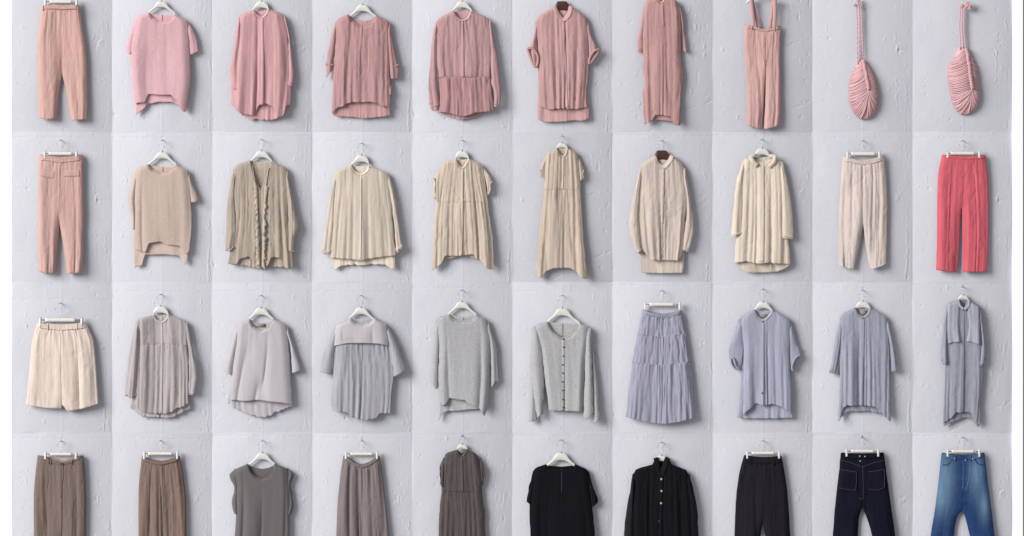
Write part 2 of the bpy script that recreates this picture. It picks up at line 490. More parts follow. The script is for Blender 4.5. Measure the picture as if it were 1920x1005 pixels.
def dress_hanger(cx, ya, k, ytop, lab, brown=False, arm=None, slope=None, hook=True, hooklab=None, grp=None, topline=None, nk=None):
    """arched wooden hanger; ya = top of the dome, k = scale, arm = half length"""
    th = Thing('clothes_hanger', lab, 'hanger', cx, ya + 14 * k, grp or 'white wooden shirt hangers')
    mat = BROWN_WOOD if brown else WHITE_WOOD
    arm = arm or 56 * k; sl = slope or .36
    if brown:
        top = [(-9, .8), (-7.5, 0), (0, -.3), (7.5, 0), (9, .8), (17, 13), (24, 19)]
        bot = [(0, 17), (10, 18), (20, 22)]
    else:
        top = [(0, 0), (5, .5), (9.5, 4), (14, 11), (20, 17), (29, 23.5)]
        bot = [(0, 13.2), (8, 14.5), (15, 18.5), (22, 24), (29, 30)]
    if brown:
        tp = [(cx + a * k, ya + b * k) for a, b in top if a >= 0]; bt = [(cx + a * k, ya + b * k) for a, b in bot]
    else:
        tp = [(cx + a * k, ya + b * k) for a, b in top]; bt = [(cx + a * k, ya + b * k) for a, b in bot]
    lx, ly = tp[-1]; tp.append((cx + arm, ly + (cx + arm - lx) * sl)); tp = sorted(set(tp))
    lx2, ly2 = bt[-1]; bt.append((cx + arm, tp[-1][1] + 5 * k)); bt = sorted(set(bt))
    mt = [(2 * cx - a, b) for a, b in tp[:0:-1]] + tp; mb = [(2 * cx - a, b) for a, b in bt[:0:-1]] + bt
    if topline:
        xs = np.linspace(cx - arm, cx + arm, 41); yt = pchip(*zip(*mt), xs); yb = pchip(*zip(*mb), xs)
        lim = Yof(topline, xs) + 1.6; out = (xs < nk[0] - .5) | (xs > nk[1] + .5)
        sh_ = np.where(out, np.maximum(0, lim - yt), 0)
        mt = list(zip(xs, yt + sh_)); mb = list(zip(xs, yb + sh_))
    V, F = slab(mt, mb, cx - arm, cx + arm, 49, 7.3, 9.9)
    body = th.part('hanger_body', V, F, mat)
    r = max(2.6, (ya - ytop) / 3.05)
    V, F = tube(hook_curve(cx, ytop, r, 10.2, 1, ya + 2), .42, 8)
    th.part('hanger_hook', V, F, STEEL)
    V, F = tube([(cx, ya - 1.6 * k, 10.2), (cx, ya - .2, 10.2), (cx, ya + .8, 10.2)], [.8, 1.0, 1.0], 8)
    th.part('hook_collar', V, F, STEEL)
    if hook: wall_hook(cx, ytop - .3, r, hooklab)


def clip_hanger(bx0, bx1, by0, by1, c0, c1, ytop, cyb, lab, hook=True, hooklab=None, metal=False, front=17.0):
    cx = (bx0 + bx1) / 2
    th = Thing('clip_hanger', lab, 'hanger', cx, by1, 'clip hangers holding trousers, skirts and shorts')
    V, F = slab([(bx0, by0 + .3), (cx, by0), (bx1, by0 + .3)], [(bx0, by1), (cx, by1), (bx1, by1)], bx0, bx1, 20, 8.6, 11.6)
    th.part('hanger_bar', V, F, CREAM_WOOD)
    ym = (by0 + by1) / 2
    for a, b in ((bx0, c0 - 2.6), (bx1, c1 + 2.6)):
        V, F = tube(np.linspace((a, ym, 10.2), (b, ym, 10.2), 4), .75, 8); th.part('rod', V, F, DARKM if metal else STEEL)
    for c in (c0, c1):
        # the two jaws pinch the waistband: front jaw, back jaw and the sprung head
        yy = np.linspace(by0 - 1.5, cyb, 9)
        wd = np.interp(yy, [by0 - 1.5, by0 + 1.5, cyb - 2, cyb], [1.5, 2.1, 2.0, 1.7])
        dd = np.interp(yy, [by0 - 1.5, by0 + 2, cyb], [12.6, 14.2, front + .7])
        cc = np.linspace(-1, 1, 5); X = c + cc[:, None] * wd[None]; Y = np.repeat(yy[None], 5, 0)
        D = dd[None] - .5 * (cc ** 4)[:, None]
        V, F = shell(X, Y, D, 1.1)
        jaw = th.part('clip', V, F, CLIPM if metal else WHITE_WOOD, label='polished metal clip' if metal else None)
        V, F = tube([(c - 1.4, by0 + .8, 10.6), (c, by0 + .2, 10.6), (c + 2.0, by0 + .8, 10.6)], [1.6, 1.8, 1.5], 8)
        th.part('spring', V, F, DARKM, parent=jaw)
        V, F = shell(X, Y, np.repeat((dd - 3.2)[None], 5, 0) * 0 + np.interp(yy, [by0 - 1.5, cyb], [9.5, 7.0])[None], .8)
        th.part('rear_jaw', V, F, CLIPM, parent=jaw)
    r = max(2.6, (by0 - ytop) / 3.1)
    V, F = tube(hook_curve(cx, ytop, r, 10.2, 1, by0 + 1), .42, 8)
    th.part('hanger_hook', V, F, STEEL)
    if hook: wall_hook(cx, ytop - .3, r, hooklab)


# ---------------------------------------------------------------- garments
class Fr:
    """turns the drawing coordinates of one sheet of the garment drawings into units"""
    def __init__(s, ox, oy, k): s.ox, s.oy, s.k = ox, oy, k
    def __call__(s, pts): return [(s.ox + p[0] / s.k, s.oy + p[1] / s.k) + tuple(p[2:]) for p in pts]
    def x(s, v): return s.ox + v / s.k
    def y(s, v): return s.oy + v / s.k


A1 = Fr(0, 0, 3.865); B1 = Fr(390, 0, 3.867); C1 = Fr(770, 0, 3.867); D1 = Fr(1140, 0, 3.867); E1 = Fr(1520, 0, 3.865)
A2 = Fr(0, 240, 3.35); B2 = Fr(390, 240, 3.349); C2 = Fr(770, 240, 3.349); D2 = Fr(1140, 240, 3.349); E2 = Fr(1520, 240, 3.35)
A3 = Fr(0, 520, 3.35); B3 = Fr(390, 520, 3.349); C3 = Fr(770, 520, 3.349); D3 = Fr(1140, 520, 3.349); E3 = Fr(1520, 520, 3.35)
A4 = Fr(0, 800, 4.8); B4 = Fr(390, 800, 4.903); C4 = Fr(770, 800, 4.903); D4 = Fr(1140, 800, 4.903); E4 = Fr(1520, 800, 4.8)
SEED = [0]


def top_garment(f, name, label, cat, rgb, kind, style, L, R, neck, sh, hem, back=None, bhem=None, bL=None, bR=None, sleeves=(),
                collar=0, placket=None, buttons=(), bmat=None, br=1.15, sheer=None, amp=1.0, D=5.8, vee=0.0, gather=None,
                hanger=None, hlab='', klab='', tag=None, cuffs=(), seams=(), k=1.0, botfall=0, shl=None, shr=None, bstyle=None, scallop=None, bscallop=None, extra=None, bk=1.0, collar_d=1.2, hemband=False,
                backneck_seam=False, bhk=.3):
    SEED[0] += 1; seed = SEED[0] * 17
    if scallop is None and kind in ('gauze', 'linen'): scallop = (7, .7)
    L, R, neck, sh, hem = f(L), f(R), f(neck), f(sh), f(hem)
    L = [(L[0][0] + 3.2, L[0][1] - 2.5), (L[0][0] + 1.2, L[0][1] + .5), (L[0][0] + .2, L[0][1] + 5)] + [p for p in L[1:] if p[1] > L[0][1] + 6]
    R = [(R[0][0] - 3.2, R[0][1] - 2.5), (R[0][0] - 1.2, R[0][1] + .5), (R[0][0] - .2, R[0][1] + 5)] + [p for p in R[1:] if p[1] > R[0][1] + 6]
    def rnd_(c, nk, up):
        q = [((1 - t) * c[0] + t * nk[0], (1 - t) * c[1] + t * nk[1] - b) for t, b in ((0, -2.2), (.1, .0), (.25, 1.2), (.5, .7))]
        return q
    la = rnd_(sh[0], neck[0], 1) + (f(shl) if shl else []); ra = (f(shr) if shr else []) + rnd_(sh[1], neck[-1], 1)[::-1]
    if shl: la = la[:2] + f(shl)
    if shr: ra = f(shr) + ra[-2:]
    sh = [la[0], la[0], ra[-1], ra[-1]]
    cx = (neck[0][0] + neck[-1][0]) / 2
    ybot = max(p[1] for p in hem)
    th = Thing(name, label, cat, cx, ybot)
    m = fabric(rgb, kind, sheer, k); mb = fabric(rgb, kind, 0, k * bk)
    top = la + neck + ra
    bn = f(back) if back else [neck[0], ((neck[0][0] + neck[-1][0]) / 2, (neck[0][1] + neck[-1][1]) / 2 + 2), neck[-1]]
    bt = [(x, y + .3) for x, y in la] + bn + [(x, y + .3) for x, y in ra]
    bLp = f(bL) if bL else [(x + 1.2, y) for x, y in L]; bRp = f(bR) if bR else [(x - 1.2, y) for x, y in R]
    bh = f(bhem) if bhem else [(x, y - 2) for x, y in hem]
    sheet(th, 'back_panel', bLp, bRp, bt, bh, mb, d0=6.3, D=.9, style=bstyle or style, seed=seed + 5, amp=amp * .9, edge=.06, topfall=0, hemk=bhk, back=True, scallop=bscallop)
    g = [(f.y(a), b, c) for a, b, c in gather] if gather else None
    fp = sheet(th, 'front_panel', L, R, top, hem, m, d0=10.2, D=D - .8, style=style, seed=seed, amp=amp, vee=vee, gather=g, extra=extra, hemk=.16, edge=.11, scallop=scallop, botfall=botfall)
    for S in sleeves:
        sl = f(S['L']); sr = f(S['R']); sb = f(S['bot'])
        st = f(S['top']) if 'top' in S else [(sl[0][0], sl[0][1]), (sr[0][0], sr[0][1])]
        so = sheet(th, 'sleeve', sl, sr, st, sb, m if not S.get('solid') else mb, d0=S.get('d', 8.0), D=S.get('D', 5), style=S.get('style', style),
                   seed=seed + 40 + int(sl[0][0]) % 7, amp=amp * S.get('amp', .75), edge=.38, topfall=18, topmin=.12, wig=.8, hemk=.2)
        own_ = type('S', (), {'surf': [th.last]})()
        if 'cuff' in S:        # cuff band across the sleeve end, optionally rolled
            c = f(S['cuff']); wd = S.get('cw', 4.2)
            V, F = ribbon(c, wd, 12, 1.2, bulge=.6, n=14, on=own_, lift=.5, sm=1)
            th.part('cuff', V, F, m, parent=so)
        if 'roll' in S:        # open rolled sleeve end: dark mouth ringed by a rolled band
            c = [(p[0], p[1], p[2] if len(p) > 2 else 0) for p in f(S['roll'])]; closed = len(c) >= 6
            for _k in range(2):
                q_ = []
                prs = list(zip(c, c[1:] + c[:1])) if closed else list(zip(c[:-1], c[1:]))
                for a_, b_ in prs:
                    q_ += [tuple(.75 * u1 + .25 * u2 for u1, u2 in zip(a_, b_)), tuple(.25 * u1 + .75 * u2 for u1, u2 in zip(a_, b_))]
                c = q_ if closed else [c[0]] + q_ + [c[-1]]
            if closed: c = c + c[:1]
            V, F = tube([(x, y, S.get('d', 8.0) + 3 + (p[0] if p else 0)) for x, y, *p in c], S.get('rr', 1.7), 8)
            th.part('rolled_cuff', V, F, m, parent=so)
            if closed:
                cc_ = np.array([(p[0], p[1]) for p in c[:-1]]); ctr = cc_.mean(0); q_ = len(cc_)
                rings = [np.column_stack([ctr + (cc_ - ctr) * k_, np.full(q_, S.get('d', 8.0) + d_)]) for k_, d_ in ((1.0, 3.0), (.6, .8), (.05, .2))]
                Vl = np.concatenate(rings); Fl = [(a_ * q_ + b_, a_ * q_ + (b_ + 1) % q_, (a_ + 1) * q_ + (b_ + 1) % q_, (a_ + 1) * q_ + b_) for a_ in range(2) for b_ in range(q_)]
                th.part('cuff_lining', Vl, Fl, mb, parent=so)
    if collar:
        n_ = [(a, b) for a, b, *c in neck]
        V, F = ribbon([(x, y, -5.0 * (abs(i / (len(n_) - 1) - .5) * 2) ** 2) for i, (x, y) in enumerate(n_)], collar, 9.2 + D + collar_d, 1.2, bulge=.45, n=30, on=th, lift=.9)
        th.part('collar', V, F, mb)
    elif True:
        V, F = ribbon([(x, y, -4.2 * (abs(i / (len(neck) - 1) - .5) * 2) ** 2) for i, (x, y, *c) in enumerate(neck)], 1.5, 9.2 + D - .9, .8, bulge=.3, n=30, on=th, lift=.1)
        th.part('neckline_binding', V, F, mb)
    if placket:
        p = f(placket[:2]); wd = placket[2]
        V, F = ribbon([p[0], ((p[0][0] + p[1][0]) / 2 + .4, (p[0][1] + p[1][1]) / 2), p[1]], wd, 9.2 + D + 1.3, 1.3, bulge=.25, n=60, on=th, lift=.55, sm=2)
        pk = th.part('placket', V, F, mb)
    for b in buttons:
        x, y = f([b])[0]
        V, F = disc(x, y, near(th, x, y, 2.2) + 1.0, br, .8)
        th.part('button', V, F, bmat or B_DARK)
    for s_ in seams:
        V, F = ribbon(f(s_), .9, 9.2 + D + .2, 1.0, bulge=.1, n=44, on=th, lift=.15, sm=1)
        th.part('seam', V, F, fabric(rgb, kind, 0, k * .8))
    if tag:
        x0, y0, x1, y1 = f.x(tag[0]), f.y(tag[1]), f.x(tag[2]), f.y(tag[3])
        X, Y = np.meshgrid([x0, (x0 + x1) / 2, x1], [y0, y1], indexing='ij')
        V, F = shell(X, Y, np.full(X.shape, 8.6), .3); th.part('neck_label', V, F, TAN)
    if backneck_seam:
        x = f.x(backneck_seam[0]); V, F = tube(np.linspace((x, f.y(backneck_seam[1]), 8.2), (x, f.y(backneck_seam[2]), 8.2), 6), .45, 6)
        th.part('back_seam', V, F, fabric(rgb, kind, 0, k * .7))
    if hanger:
        hx, hy, hk, ht = hanger[:4]
        opt = hanger[4] if len(hanger) > 4 else {}
        arm = min(abs(sh[0][0] - f.x(hx)), abs(sh[3][0] - f.x(hx))) - 6
        # the arm follows the shoulder slope
        tipy = (sh[1][1] + sh[2][1]) / 2 + 2
        a29 = 29 * hk; y29 = f.y(hy) + 23.5 * hk
        if opt.get('brown'): a29 = 24 * hk; y29 = f.y(hy) + 19 * hk
        sl = max(.16, (tipy - y29) / max(arm - a29, 4)) if arm > a29 + 3 else .3
        arm = max(arm, a29 + 4)
        dress_hanger(f.x(hx), f.y(hy), hk, ht, hlab, arm=arm, slope=sl, hooklab=klab, hook=ht > 0, topline=top, nk=(neck[0][0], neck[-1][0]), **opt)
    return th, fp


def pants(f, name, label, cat, rgb, kind, style, OL, OR, waist, crotch, IL, IR, hL, hR, band=5, amp=1.0, D=6, gather=True, back_dip=None,
          hanger=None, hlab='', klab='', leg='trouser_leg', k=1.0, loops=(), metal=False, lining=None, hook=True, vee=0, bandk=1.0, extra=None):
    SEED[0] += 1; seed = SEED[0] * 17
    OL, OR, W = f(OL), f(OR), f(waist); cxx, cy = f([crotch])[0]; IL, IR, hL, hR = f(IL), f(IR), f(hL), f(hR)
    th = Thing(name, label, cat, cxx, max(p[1] for p in hL + hR))
    m = fabric(rgb, kind, 0, k); mb = fabric(rgb, kind, 0, k * bandk); md = fabric(rgb, kind, 0, k * .96)
    wl, wr = W[0], W[-1]
    W2 = [(x, y + band - .6) for x, y in W]
    full = (OL, OR, cy)
    mid = [(cxx + .7, W[0][1] - 5), (cxx + .7, (W[0][1] + cy) / 2), (cxx + .1, cy)]; mid2 = [(cxx - .4, W[0][1] - 5), (cxx - .4, (W[0][1] + cy) / 2), (cxx - .1, cy)]
    gt = [(np.mean([p[1] for p in W2]), 34, 1.2)] if gather else None
    for (a, b, h) in ((OL, mid + IL, hL), (mid2 + IR, OR, hR)):
        sheet(th, leg, a, b, W2, h, m, d0=8.2, D=D, style=style, seed=seed, amp=amp, full=full, topfall=0, gather=gt, edge=.22, vee=vee, extra=extra, fade=(9, .1), hemk=.15, wig=.25)
    # the cloth of the back of each leg
    for (a, b, h) in ((OL, mid + IL, hL), (mid + IR, OR, hR)):
        sheet(th, leg + '_back', [(x + 1, y) for x, y in a], [(x - 1, y) for x, y in b], [(x, y + 1) for x, y in W2], [(x, y - 1.0) for x, y in h], md, d0=6.2, D=.8, style=style, seed=seed + 3,
              amp=amp * .3, topfall=0, edge=.2, res=3)
    def pleats(X, Y, u, v): return (0.85 * np.abs(np.sin(u * 80 + 1.5 * noise(u * 9, 0, seed)))) * (1 if gather else 0)
    sheet(th, 'waistband', OL, OR, W, [(x, y + band) for x, y in W], mb, d0=8.3, D=D + .8, style='stiff', seed=seed + 2, amp=.25, edge=.10,
          topfall=0, wig=0, hemk=0, extra=pleats, res=1.0)
    bd = f(back_dip) if back_dip else [(x, y - 1.5) for x, y in W]
    sheet(th, 'waistband_back', [(x + 1, y) for x, y in OL], [(x - 1, y) for x, y in OR], bd, [(x, y + band + 5) for x, y in bd],
          lining or md, d0=6.4, D=.8, style='stiff', seed=seed + 4, amp=.3, topfall=0, extra=pleats, hemk=0, wig=0, res=2)
    for lx, ly in f(loops):
        V, F = ribbon([(lx, ly - 1), (lx + .2, ly + band / 2), (lx, ly + band + 1.5)], 2.0, 8.4 + D + 2.8, .9, n=6, on=th, lift=.7)
        th.part('belt_loop', V, F, md)
    if hanger:
        bx0, bx1, by0, by1, c0, c1, ytop, cyb = hanger
        clip_hanger(f.x(bx0), f.x(bx1), f.y(by0), f.y(by1), f.x(c0), f.x(c1), ytop, f.y(cyb), hlab, hook=hook and ytop > 0, hooklab=klab, metal=metal, front=9.3 + D)
    return th


def stitch(th, f, pts, mat, d=17.2, w_=.45, name='stitching'):
    P = f(pts); n_ = len(P) * 7; q = np.linspace(0, len(P) - 1, n_)
    xs = np.interp(q, range(len(P)), [p[0] for p in P]); ys = np.interp(q, range(len(P)), [p[1] for p in P])
    ds = smooth1([near(th, x, y) for x, y in zip(xs, ys)], 2) if th.surf else np.full(n_, d)
    V, F = tube(np.stack([xs, ys, ds + .1], 1), w_, 6)
    return th.part(name, V, F, mat)


def sl(L, R, bot, **kw): return dict(L=L, R=R, bot=bot, **kw)


HL = 'white wooden hanger holding the %s'
KL = 'small steel wall hook above the %s'
CL = 'clip hanger with pale bar holding the %s'
# ---- first row
s_ = 'peach pink elastic waist trousers'
pants(A1, 'trousers', 'peach pink elastic waist wide trousers clipped at top left corner of the wall', 'trousers', (214, 169, 159), 'linen', 'crisp',
      [(306, 40), (294, 150), (278, 280), (276, 450), (280, 620), (288, 870)], [(584, 45), (602, 200), (625, 350), (635, 500), (637, 700), (632, 880)],
      [(306, 44), (400, 40), (470, 46), (520, 42), (584, 44)], (455, 505), [(454, 520), (440, 620), (428, 720), (420, 870)], [(455, 520), (482, 650), (502, 760), (524, 880)],
      [(288, 857), (350, 870), (420, 862)], [(524, 877), (632, 864)], band=7, hanger=(362, 528, 4, 26, 333, 560, -20, 42), hlab=CL % s_, D=6.5, loops=[(318, 50), (570, 55)], amp=1.35)
top_garment(A1, 'knit_poncho', 'candy pink boxy knit poncho top with wide round neck', 'knit top', (243, 192, 199), 'knit', 'knit',
            [(985, 128), (968, 230), (950, 370), (958, 560), (975, 700), (998, 830)], [(1365, 158), (1378, 400), (1384, 560), (1368, 700), (1350, 830)],
            [(1080, 97), (1105, 128), (1150, 150), (1190, 155), (1240, 145), (1272, 108)], [(985, 130), (1365, 158)],
            [(985, 760), (1000, 745), (1062, 748), (1068, 686), (1150, 690), (1255, 690), (1262, 720), (1300, 722), (1310, 790), (1340, 820), (1368, 780)],
            back=[(1080, 97), (1170, 112), (1272, 108)], bL=[(990, 130), (965, 560), (975, 700), (984, 840)],
            bhem=[(984, 838), (1000, 820), (1058, 780), (1062, 752), (1105, 752), (1145, 738), (1240, 738), (1300, 770), (1345, 822)],
            sleeves=[sl([(985, 132), (955, 220), (918, 355), (920, 400)], [(1010, 132), (990, 300), (975, 400)], [(916, 365), (935, 400), (975, 385)], top=[(985, 132), (1010, 132)]),
                     sl([(1345, 165), (1360, 300), (1375, 410)], [(1366, 160), (1398, 210), (1438, 360), (1440, 380)], [(1370, 400), (1405, 395), (1440, 372)], top=[(1345, 165), (1368, 162)])],
            hanger=(1172, 8, .92, -19), hlab=HL % 'candy pink knit poncho', D=7, backneck_seam=(1177, 105, 150))
top_garment(B1, 'long_shirt', 'rose pink long sleeved band collar shirt with flared wavy hem', 'shirt', (226, 173, 176), 'gauze', 'soft',
            [(225, 118), (215, 250), (200, 400), (180, 560), (166, 770)], [(550, 108), (570, 200), (588, 400), (604, 600), (600, 780)],
            [(330, 75), (350, 105), (393, 130), (425, 105), (440, 72)], [(225, 118), (550, 108)],
            [(166, 755), (200, 790), (250, 830), (345, 840), (368, 762), (430, 755), (480, 775), (492, 845), (552, 850), (562, 768), (600, 765)],
            back=[(330, 75), (385, 85), (440, 72)], bhem=[(168, 755), (240, 828), (300, 870), (330, 876), (352, 858), (400, 870), (470, 875), (540, 840), (598, 770)],
            sleeves=[sl([(222, 128), (202, 250), (178, 400), (162, 520), (166, 650)], [(240, 128), (242, 300), (226, 450), (236, 560), (232, 650)], [(168, 640), (200, 655), (232, 648)], d=11, cuff=[(170, 632), (200, 645), (230, 640)]),
                     sl([(552, 125), (585, 300), (580, 500), (566, 620)], [(560, 112), (592, 250), (616, 430), (629, 560), (612, 640)], [(564, 606), (612, 638)], d=10, cuff=[(568, 596), (614, 622)])],
            collar=4, placket=((395, 132), (402, 760), 4.5), vee=.1, scallop=(6, 0.60), bscallop=(9, 0.98), hanger=(390, 8, .98, -19), hlab=HL % 'rose pink long sleeved shirt', amp=1.0)
top_garment(B1, 'pullover_blouse', 'dusty pink round neck pullover with tabbed half sleeves and longer back hem', 'blouse', (207, 159, 159), 'gauze', 'gauze',
            [(930, 148), (925, 300), (915, 480), (908, 620), (900, 830)], [(1310, 155), (1312, 300), (1316, 500), (1322, 650), (1322, 840)],
            [(1015, 105), (1040, 145), (1090, 180), (1130, 190), (1180, 172), (1222, 115)], [(930, 150), (1310, 158)],
            [(898, 828), (940, 786), (1000, 765), (1030, 744), (1100, 745), (1200, 742), (1240, 758), (1270, 778), (1300, 770), (1324, 800)],
            back=[(1015, 105), (1060, 140), (1130, 154), (1190, 140), (1222, 115)], bhem=[(897, 825), (930, 850), (1060, 850), (1120, 862), (1180, 858), (1322, 840)],
            sleeves=[sl([(930, 160), (903, 230), (880, 350), (856, 465), (862, 580)], [(940, 165), (925, 330), (908, 470), (896, 560)], [(860, 575), (896, 515)], roll=[(855, 468), (880, 476), (906, 470)]),
                     sl([(1302, 175), (1308, 350), (1325, 575)], [(1318, 162), (1345, 320), (1370, 440), (1386, 500), (1382, 580)], [(1325, 572), (1382, 576)], roll=[(1328, 480), (1352, 490), (1382, 470)]),
                     sl([(1308, 600), (1312, 690)], [(1330, 600), (1336, 690)], [(1312, 690), (1336, 690)], amp=.4)],
            hanger=(1122, 32, 1.0, -14), hlab=HL % 'dusty pink round neck pullover', D=6.5)
top_garment(C1, 'peplum_shirt', 'dusty pink collarless shirt with darker gathered peplum and long sleeves', 'shirt', (208, 163, 164), 'gauze', 'linen',
            [(185, 148), (188, 400), (204, 560), (196, 700)], [(570, 138), (585, 300), (578, 560), (600, 700)],
            [(305, 80), (330, 125), (372, 150), (410, 138), (440, 83)], [(185, 150), (570, 140)], [(200, 566), (580, 562)],
            back=[(315, 84), (380, 86), (440, 84)], bL=[(190, 150), (200, 560), (205, 830)], bR=[(565, 140), (575, 560), (598, 830)],
            bhem=[(205, 810), (250, 838), (310, 855), (370, 872), (430, 860), (480, 836), (600, 800)],
            sleeves=[sl([(182, 160), (152, 300), (138, 500), (129, 650), (136, 760), (140, 830)], [(200, 160), (190, 350), (188, 500), (192, 620), (208, 750), (200, 830)], [(132, 775), (165, 815), (205, 795)], d=10, cuff=[(135, 750), (170, 770), (202, 762)], amp=.9),
                     sl([(566, 150), (580, 400), (586, 600), (606, 700), (604, 790)], [(582, 146), (606, 280), (630, 430), (650, 600), (656, 700), (640, 790)], [(604, 775), (642, 782)], d=10, cuff=[(606, 752), (645, 758)], amp=.9)],
            collar=4.5, placket=((374, 152), (382, 560), 4), botfall=7, hanger=(375, 8, .98, -19), hlab=HL % 'dusty pink peplum shirt')
_t = _last = None
def peplum(f, owner, L, R, topc, hem, rgb, kind, nm='peplum', seed=77, d0=9.6, D=6.8, style='gather', k=.86, gather=None, amp=1.0):
    fl, fr = f(L), f(R)
    sheet(owner, nm, fl, fr, f(topc), f(hem), fabric(rgb, kind, 0, k), d0=d0, D=D, style=style, seed=seed, gather=gather, amp=amp, edge=.12, topfall=7, topmin=.72, hemk=.2, fade=(5, .1), scallop=(9, 0.90))
# top_garment returns (thing, front): keep the last thing to hang further parts on
THINGS = [o for o in COL.objects if o.name.startswith('peplum_shirt')]
class Own(Thing):
    def __init__(s, o):
        s.o = o; s.off = OFF; s.surf = SURF.setdefault(o.name, []); s.x = o.location.x / M + 960; s.y = 502.5 - o.location.z / M
def own(name): return Own([o for o in COL.objects if o.name == name][0])
peplum(C1, own('peplum_shirt'), [(204, 556), (212, 700), (200, 850)], [(578, 556), (592, 700), (608, 850)], [(204, 556), (390, 562), (580, 554)],
       [(200, 815), (260, 818), (310, 830), (375, 850), (430, 836), (480, 818), (608, 808)], (200, 151, 152), 'gauze', gather=[(C1.y(558), 40, 1.2)], amp=.9)
top_garment(C1, 'tunic_shirt', 'dusty pink shirt on dark brown hanger with rolled half sleeves and long back tail', 'shirt', (213, 167, 165), 'gauze', 'linen',
            [(910, 133), (920, 300), (930, 450), (928, 650), (940, 800)], [(1275, 133), (1285, 300), (1288, 500), (1272, 700), (1280, 800)],
            [(1040, 48), (1068, 108), (1105, 146), (1145, 108), (1162, 48)], [(910, 135), (1275, 135)],
            [(935, 770), (1000, 800), (1080, 788), (1200, 795), (1280, 780)], back=[(1042, 52), (1100, 62), (1160, 52)],
            bL=[(915, 135), (925, 600), (920, 760), (925, 900)], bR=[(1270, 135), (1275, 600), (1290, 780), (1292, 900)],
            bhem=[(922, 868), (965, 888), (1040, 885), (1130, 880), (1200, 876), (1250, 876), (1292, 860)],
            sleeves=[sl([(908, 155), (890, 260), (866, 350), (868, 420), (890, 500)], [(925, 165), (917, 320), (930, 400), (932, 500)], [(870, 430), (890, 490), (930, 486)], roll=[(848, 352, 2), (882, 350, 3), (915, 388, 3), (926, 430, 2), (915, 488, 1), (895, 484, 1), (868, 420, 0), (850, 362, 0)], rr=2.6, d=7.5),
                     sl([(1270, 160), (1288, 360), (1290, 480)], [(1285, 150), (1312, 260), (1352, 350), (1340, 420), (1310, 480)], [(1290, 470), (1310, 455), (1345, 400)], roll=[(1364, 358, 2), (1330, 370, 3), (1300, 410, 3), (1290, 465, 2), (1305, 460, 1), (1345, 405, 0), (1366, 366, 0)], rr=2.4, d=7.5)],
            collar=8, placket=((1105, 150), (1130, 785), 4.5), vee=.25, hanger=(1097, 12, .96, -20, dict(brown=True, grp='dark brown wooden hangers')), hlab='dark brown wooden hanger holding the dusty pink shirt with rolled sleeves')
top_garment(D1, 'long_dress', 'dusty pink half sleeved maxi shirt dress hanging down to floor length', 'dress', (208, 160, 157), 'gauze', 'crisp',
            [(262, 20), (250, 120), (252, 400), (250, 500), (266, 600), (250, 680), (262, 915)], [(510, 20), (530, 100), (527, 400), (545, 560), (527, 700), (524, 915)],
            [(350, -14), (368, 8), (386, 20), (402, 8), (412, -14)], [(262, 16), (510, 12)],
            [(260, 910), (300, 882), (328, 878), (330, 836), (400, 840), (462, 850), (468, 905), (524, 912)], back=[(350, -12), (380, -6), (412, -12)],
            bhem=[(262, 880), (345, 868), (450, 876), (522, 890)],
            sleeves=[sl([(262, 30), (245, 120), (230, 200), (212, 340), (215, 395)], [(275, 40), (266, 200), (256, 380)], [(212, 380), (232, 392), (256, 370)], cuff=[(213, 360), (245, 372)]),
                     sl([(510, 40), (535, 200), (546, 385)], [(516, 25), (540, 120), (556, 260), (572, 390)], [(544, 370), (560, 392), (572, 378)], cuff=[(545, 355), (568, 365)])],
            collar=4, placket=((388, 24), (398, 190), 3.5), hanger=(382, -52, .7, -38), hlab=HL % 'dusty pink maxi dress', D=7, vee=.05)
# overalls
s_ = 'dusty pink overalls'
ov = pants(D1, 'overalls', 'dusty pink wide leg overalls hanging by two shoulder straps', 'overalls', (212, 167, 162), 'linen', 'linen',
           [(985, 182), (984, 300), (994, 450), (1004, 600), (1005, 800), (998, 915)], [(1252, 188), (1246, 400), (1250, 600), (1250, 800), (1240, 915)],
           [(985, 185), (1060, 192), (1110, 214), (1150, 214), (1190, 205), (1252, 190)], (1140, 540), [(1139, 560), (1128, 740), (1112, 940)], [(1141, 560), (1138, 740), (1128, 940)],
           [(998, 908), (1050, 922), (1112, 940)], [(1128, 938), (1180, 930), (1240, 908)], band=5, D=6, vee=.3, loops=[(1040, 196), (1205, 205)])
for p, d_, lb in (([(1033, -4), (1042, 90), (1052, 195)], 15.5, None), ([(1040, -4), (1066, 110), (1094, 214)], 9.5, None), ([(1205, -4), (1206, 90), (1200, 205)], 15.5, None), ([(1198, -4), (1184, 110), (1168, 212)], 9.5, None)):
    V, F = ribbon(D1(p), 6.6, d_, 1.0); ov.part('shoulder_strap', V, F, fabric((212, 167, 162), 'linen'))
stitch(ov, D1, [(1082, 250), (1108, 360), (1135, 478)], fabric((212, 167, 162), 'linen', 0, .93), 16.2, .3, 'seam')
stitch(ov, D1, [(1188, 250), (1162, 360), (1137, 478)], fabric((212, 167, 162), 'linen', 0, .93), 16.2, .3, 'seam')
th = Thing('clothes_hanger', 'white hanger with rounded tips holding the dusty pink overalls', 'hanger', D1.x(1115), D1.y(20), 'white wooden shirt hangers')
V, F = tube([(D1.x(1000), D1.y(22), 12.2), (D1.x(1012), D1.y(14), 12.2), (D1.x(1040), D1.y(-2), 12.2), (D1.x(1115), D1.y(-34), 12.2), (D1.x(1190), D1.y(-2), 12.2), (D1.x(1225), D1.y(20), 12.2), (D1.x(1240), D1.y(30), 12.2)],
            [1.6, 2.4, 2.0, 2.4, 2.0, 2.6, 1.6], 10); th.part('hanger_body', V, F, WHITE_WOOD)
V, F = tube(hook_curve(D1.x(1115), -32, 5, 12.2, 1, D1.y(-36)), .42); th.part('hanger_hook', V, F, STEEL)


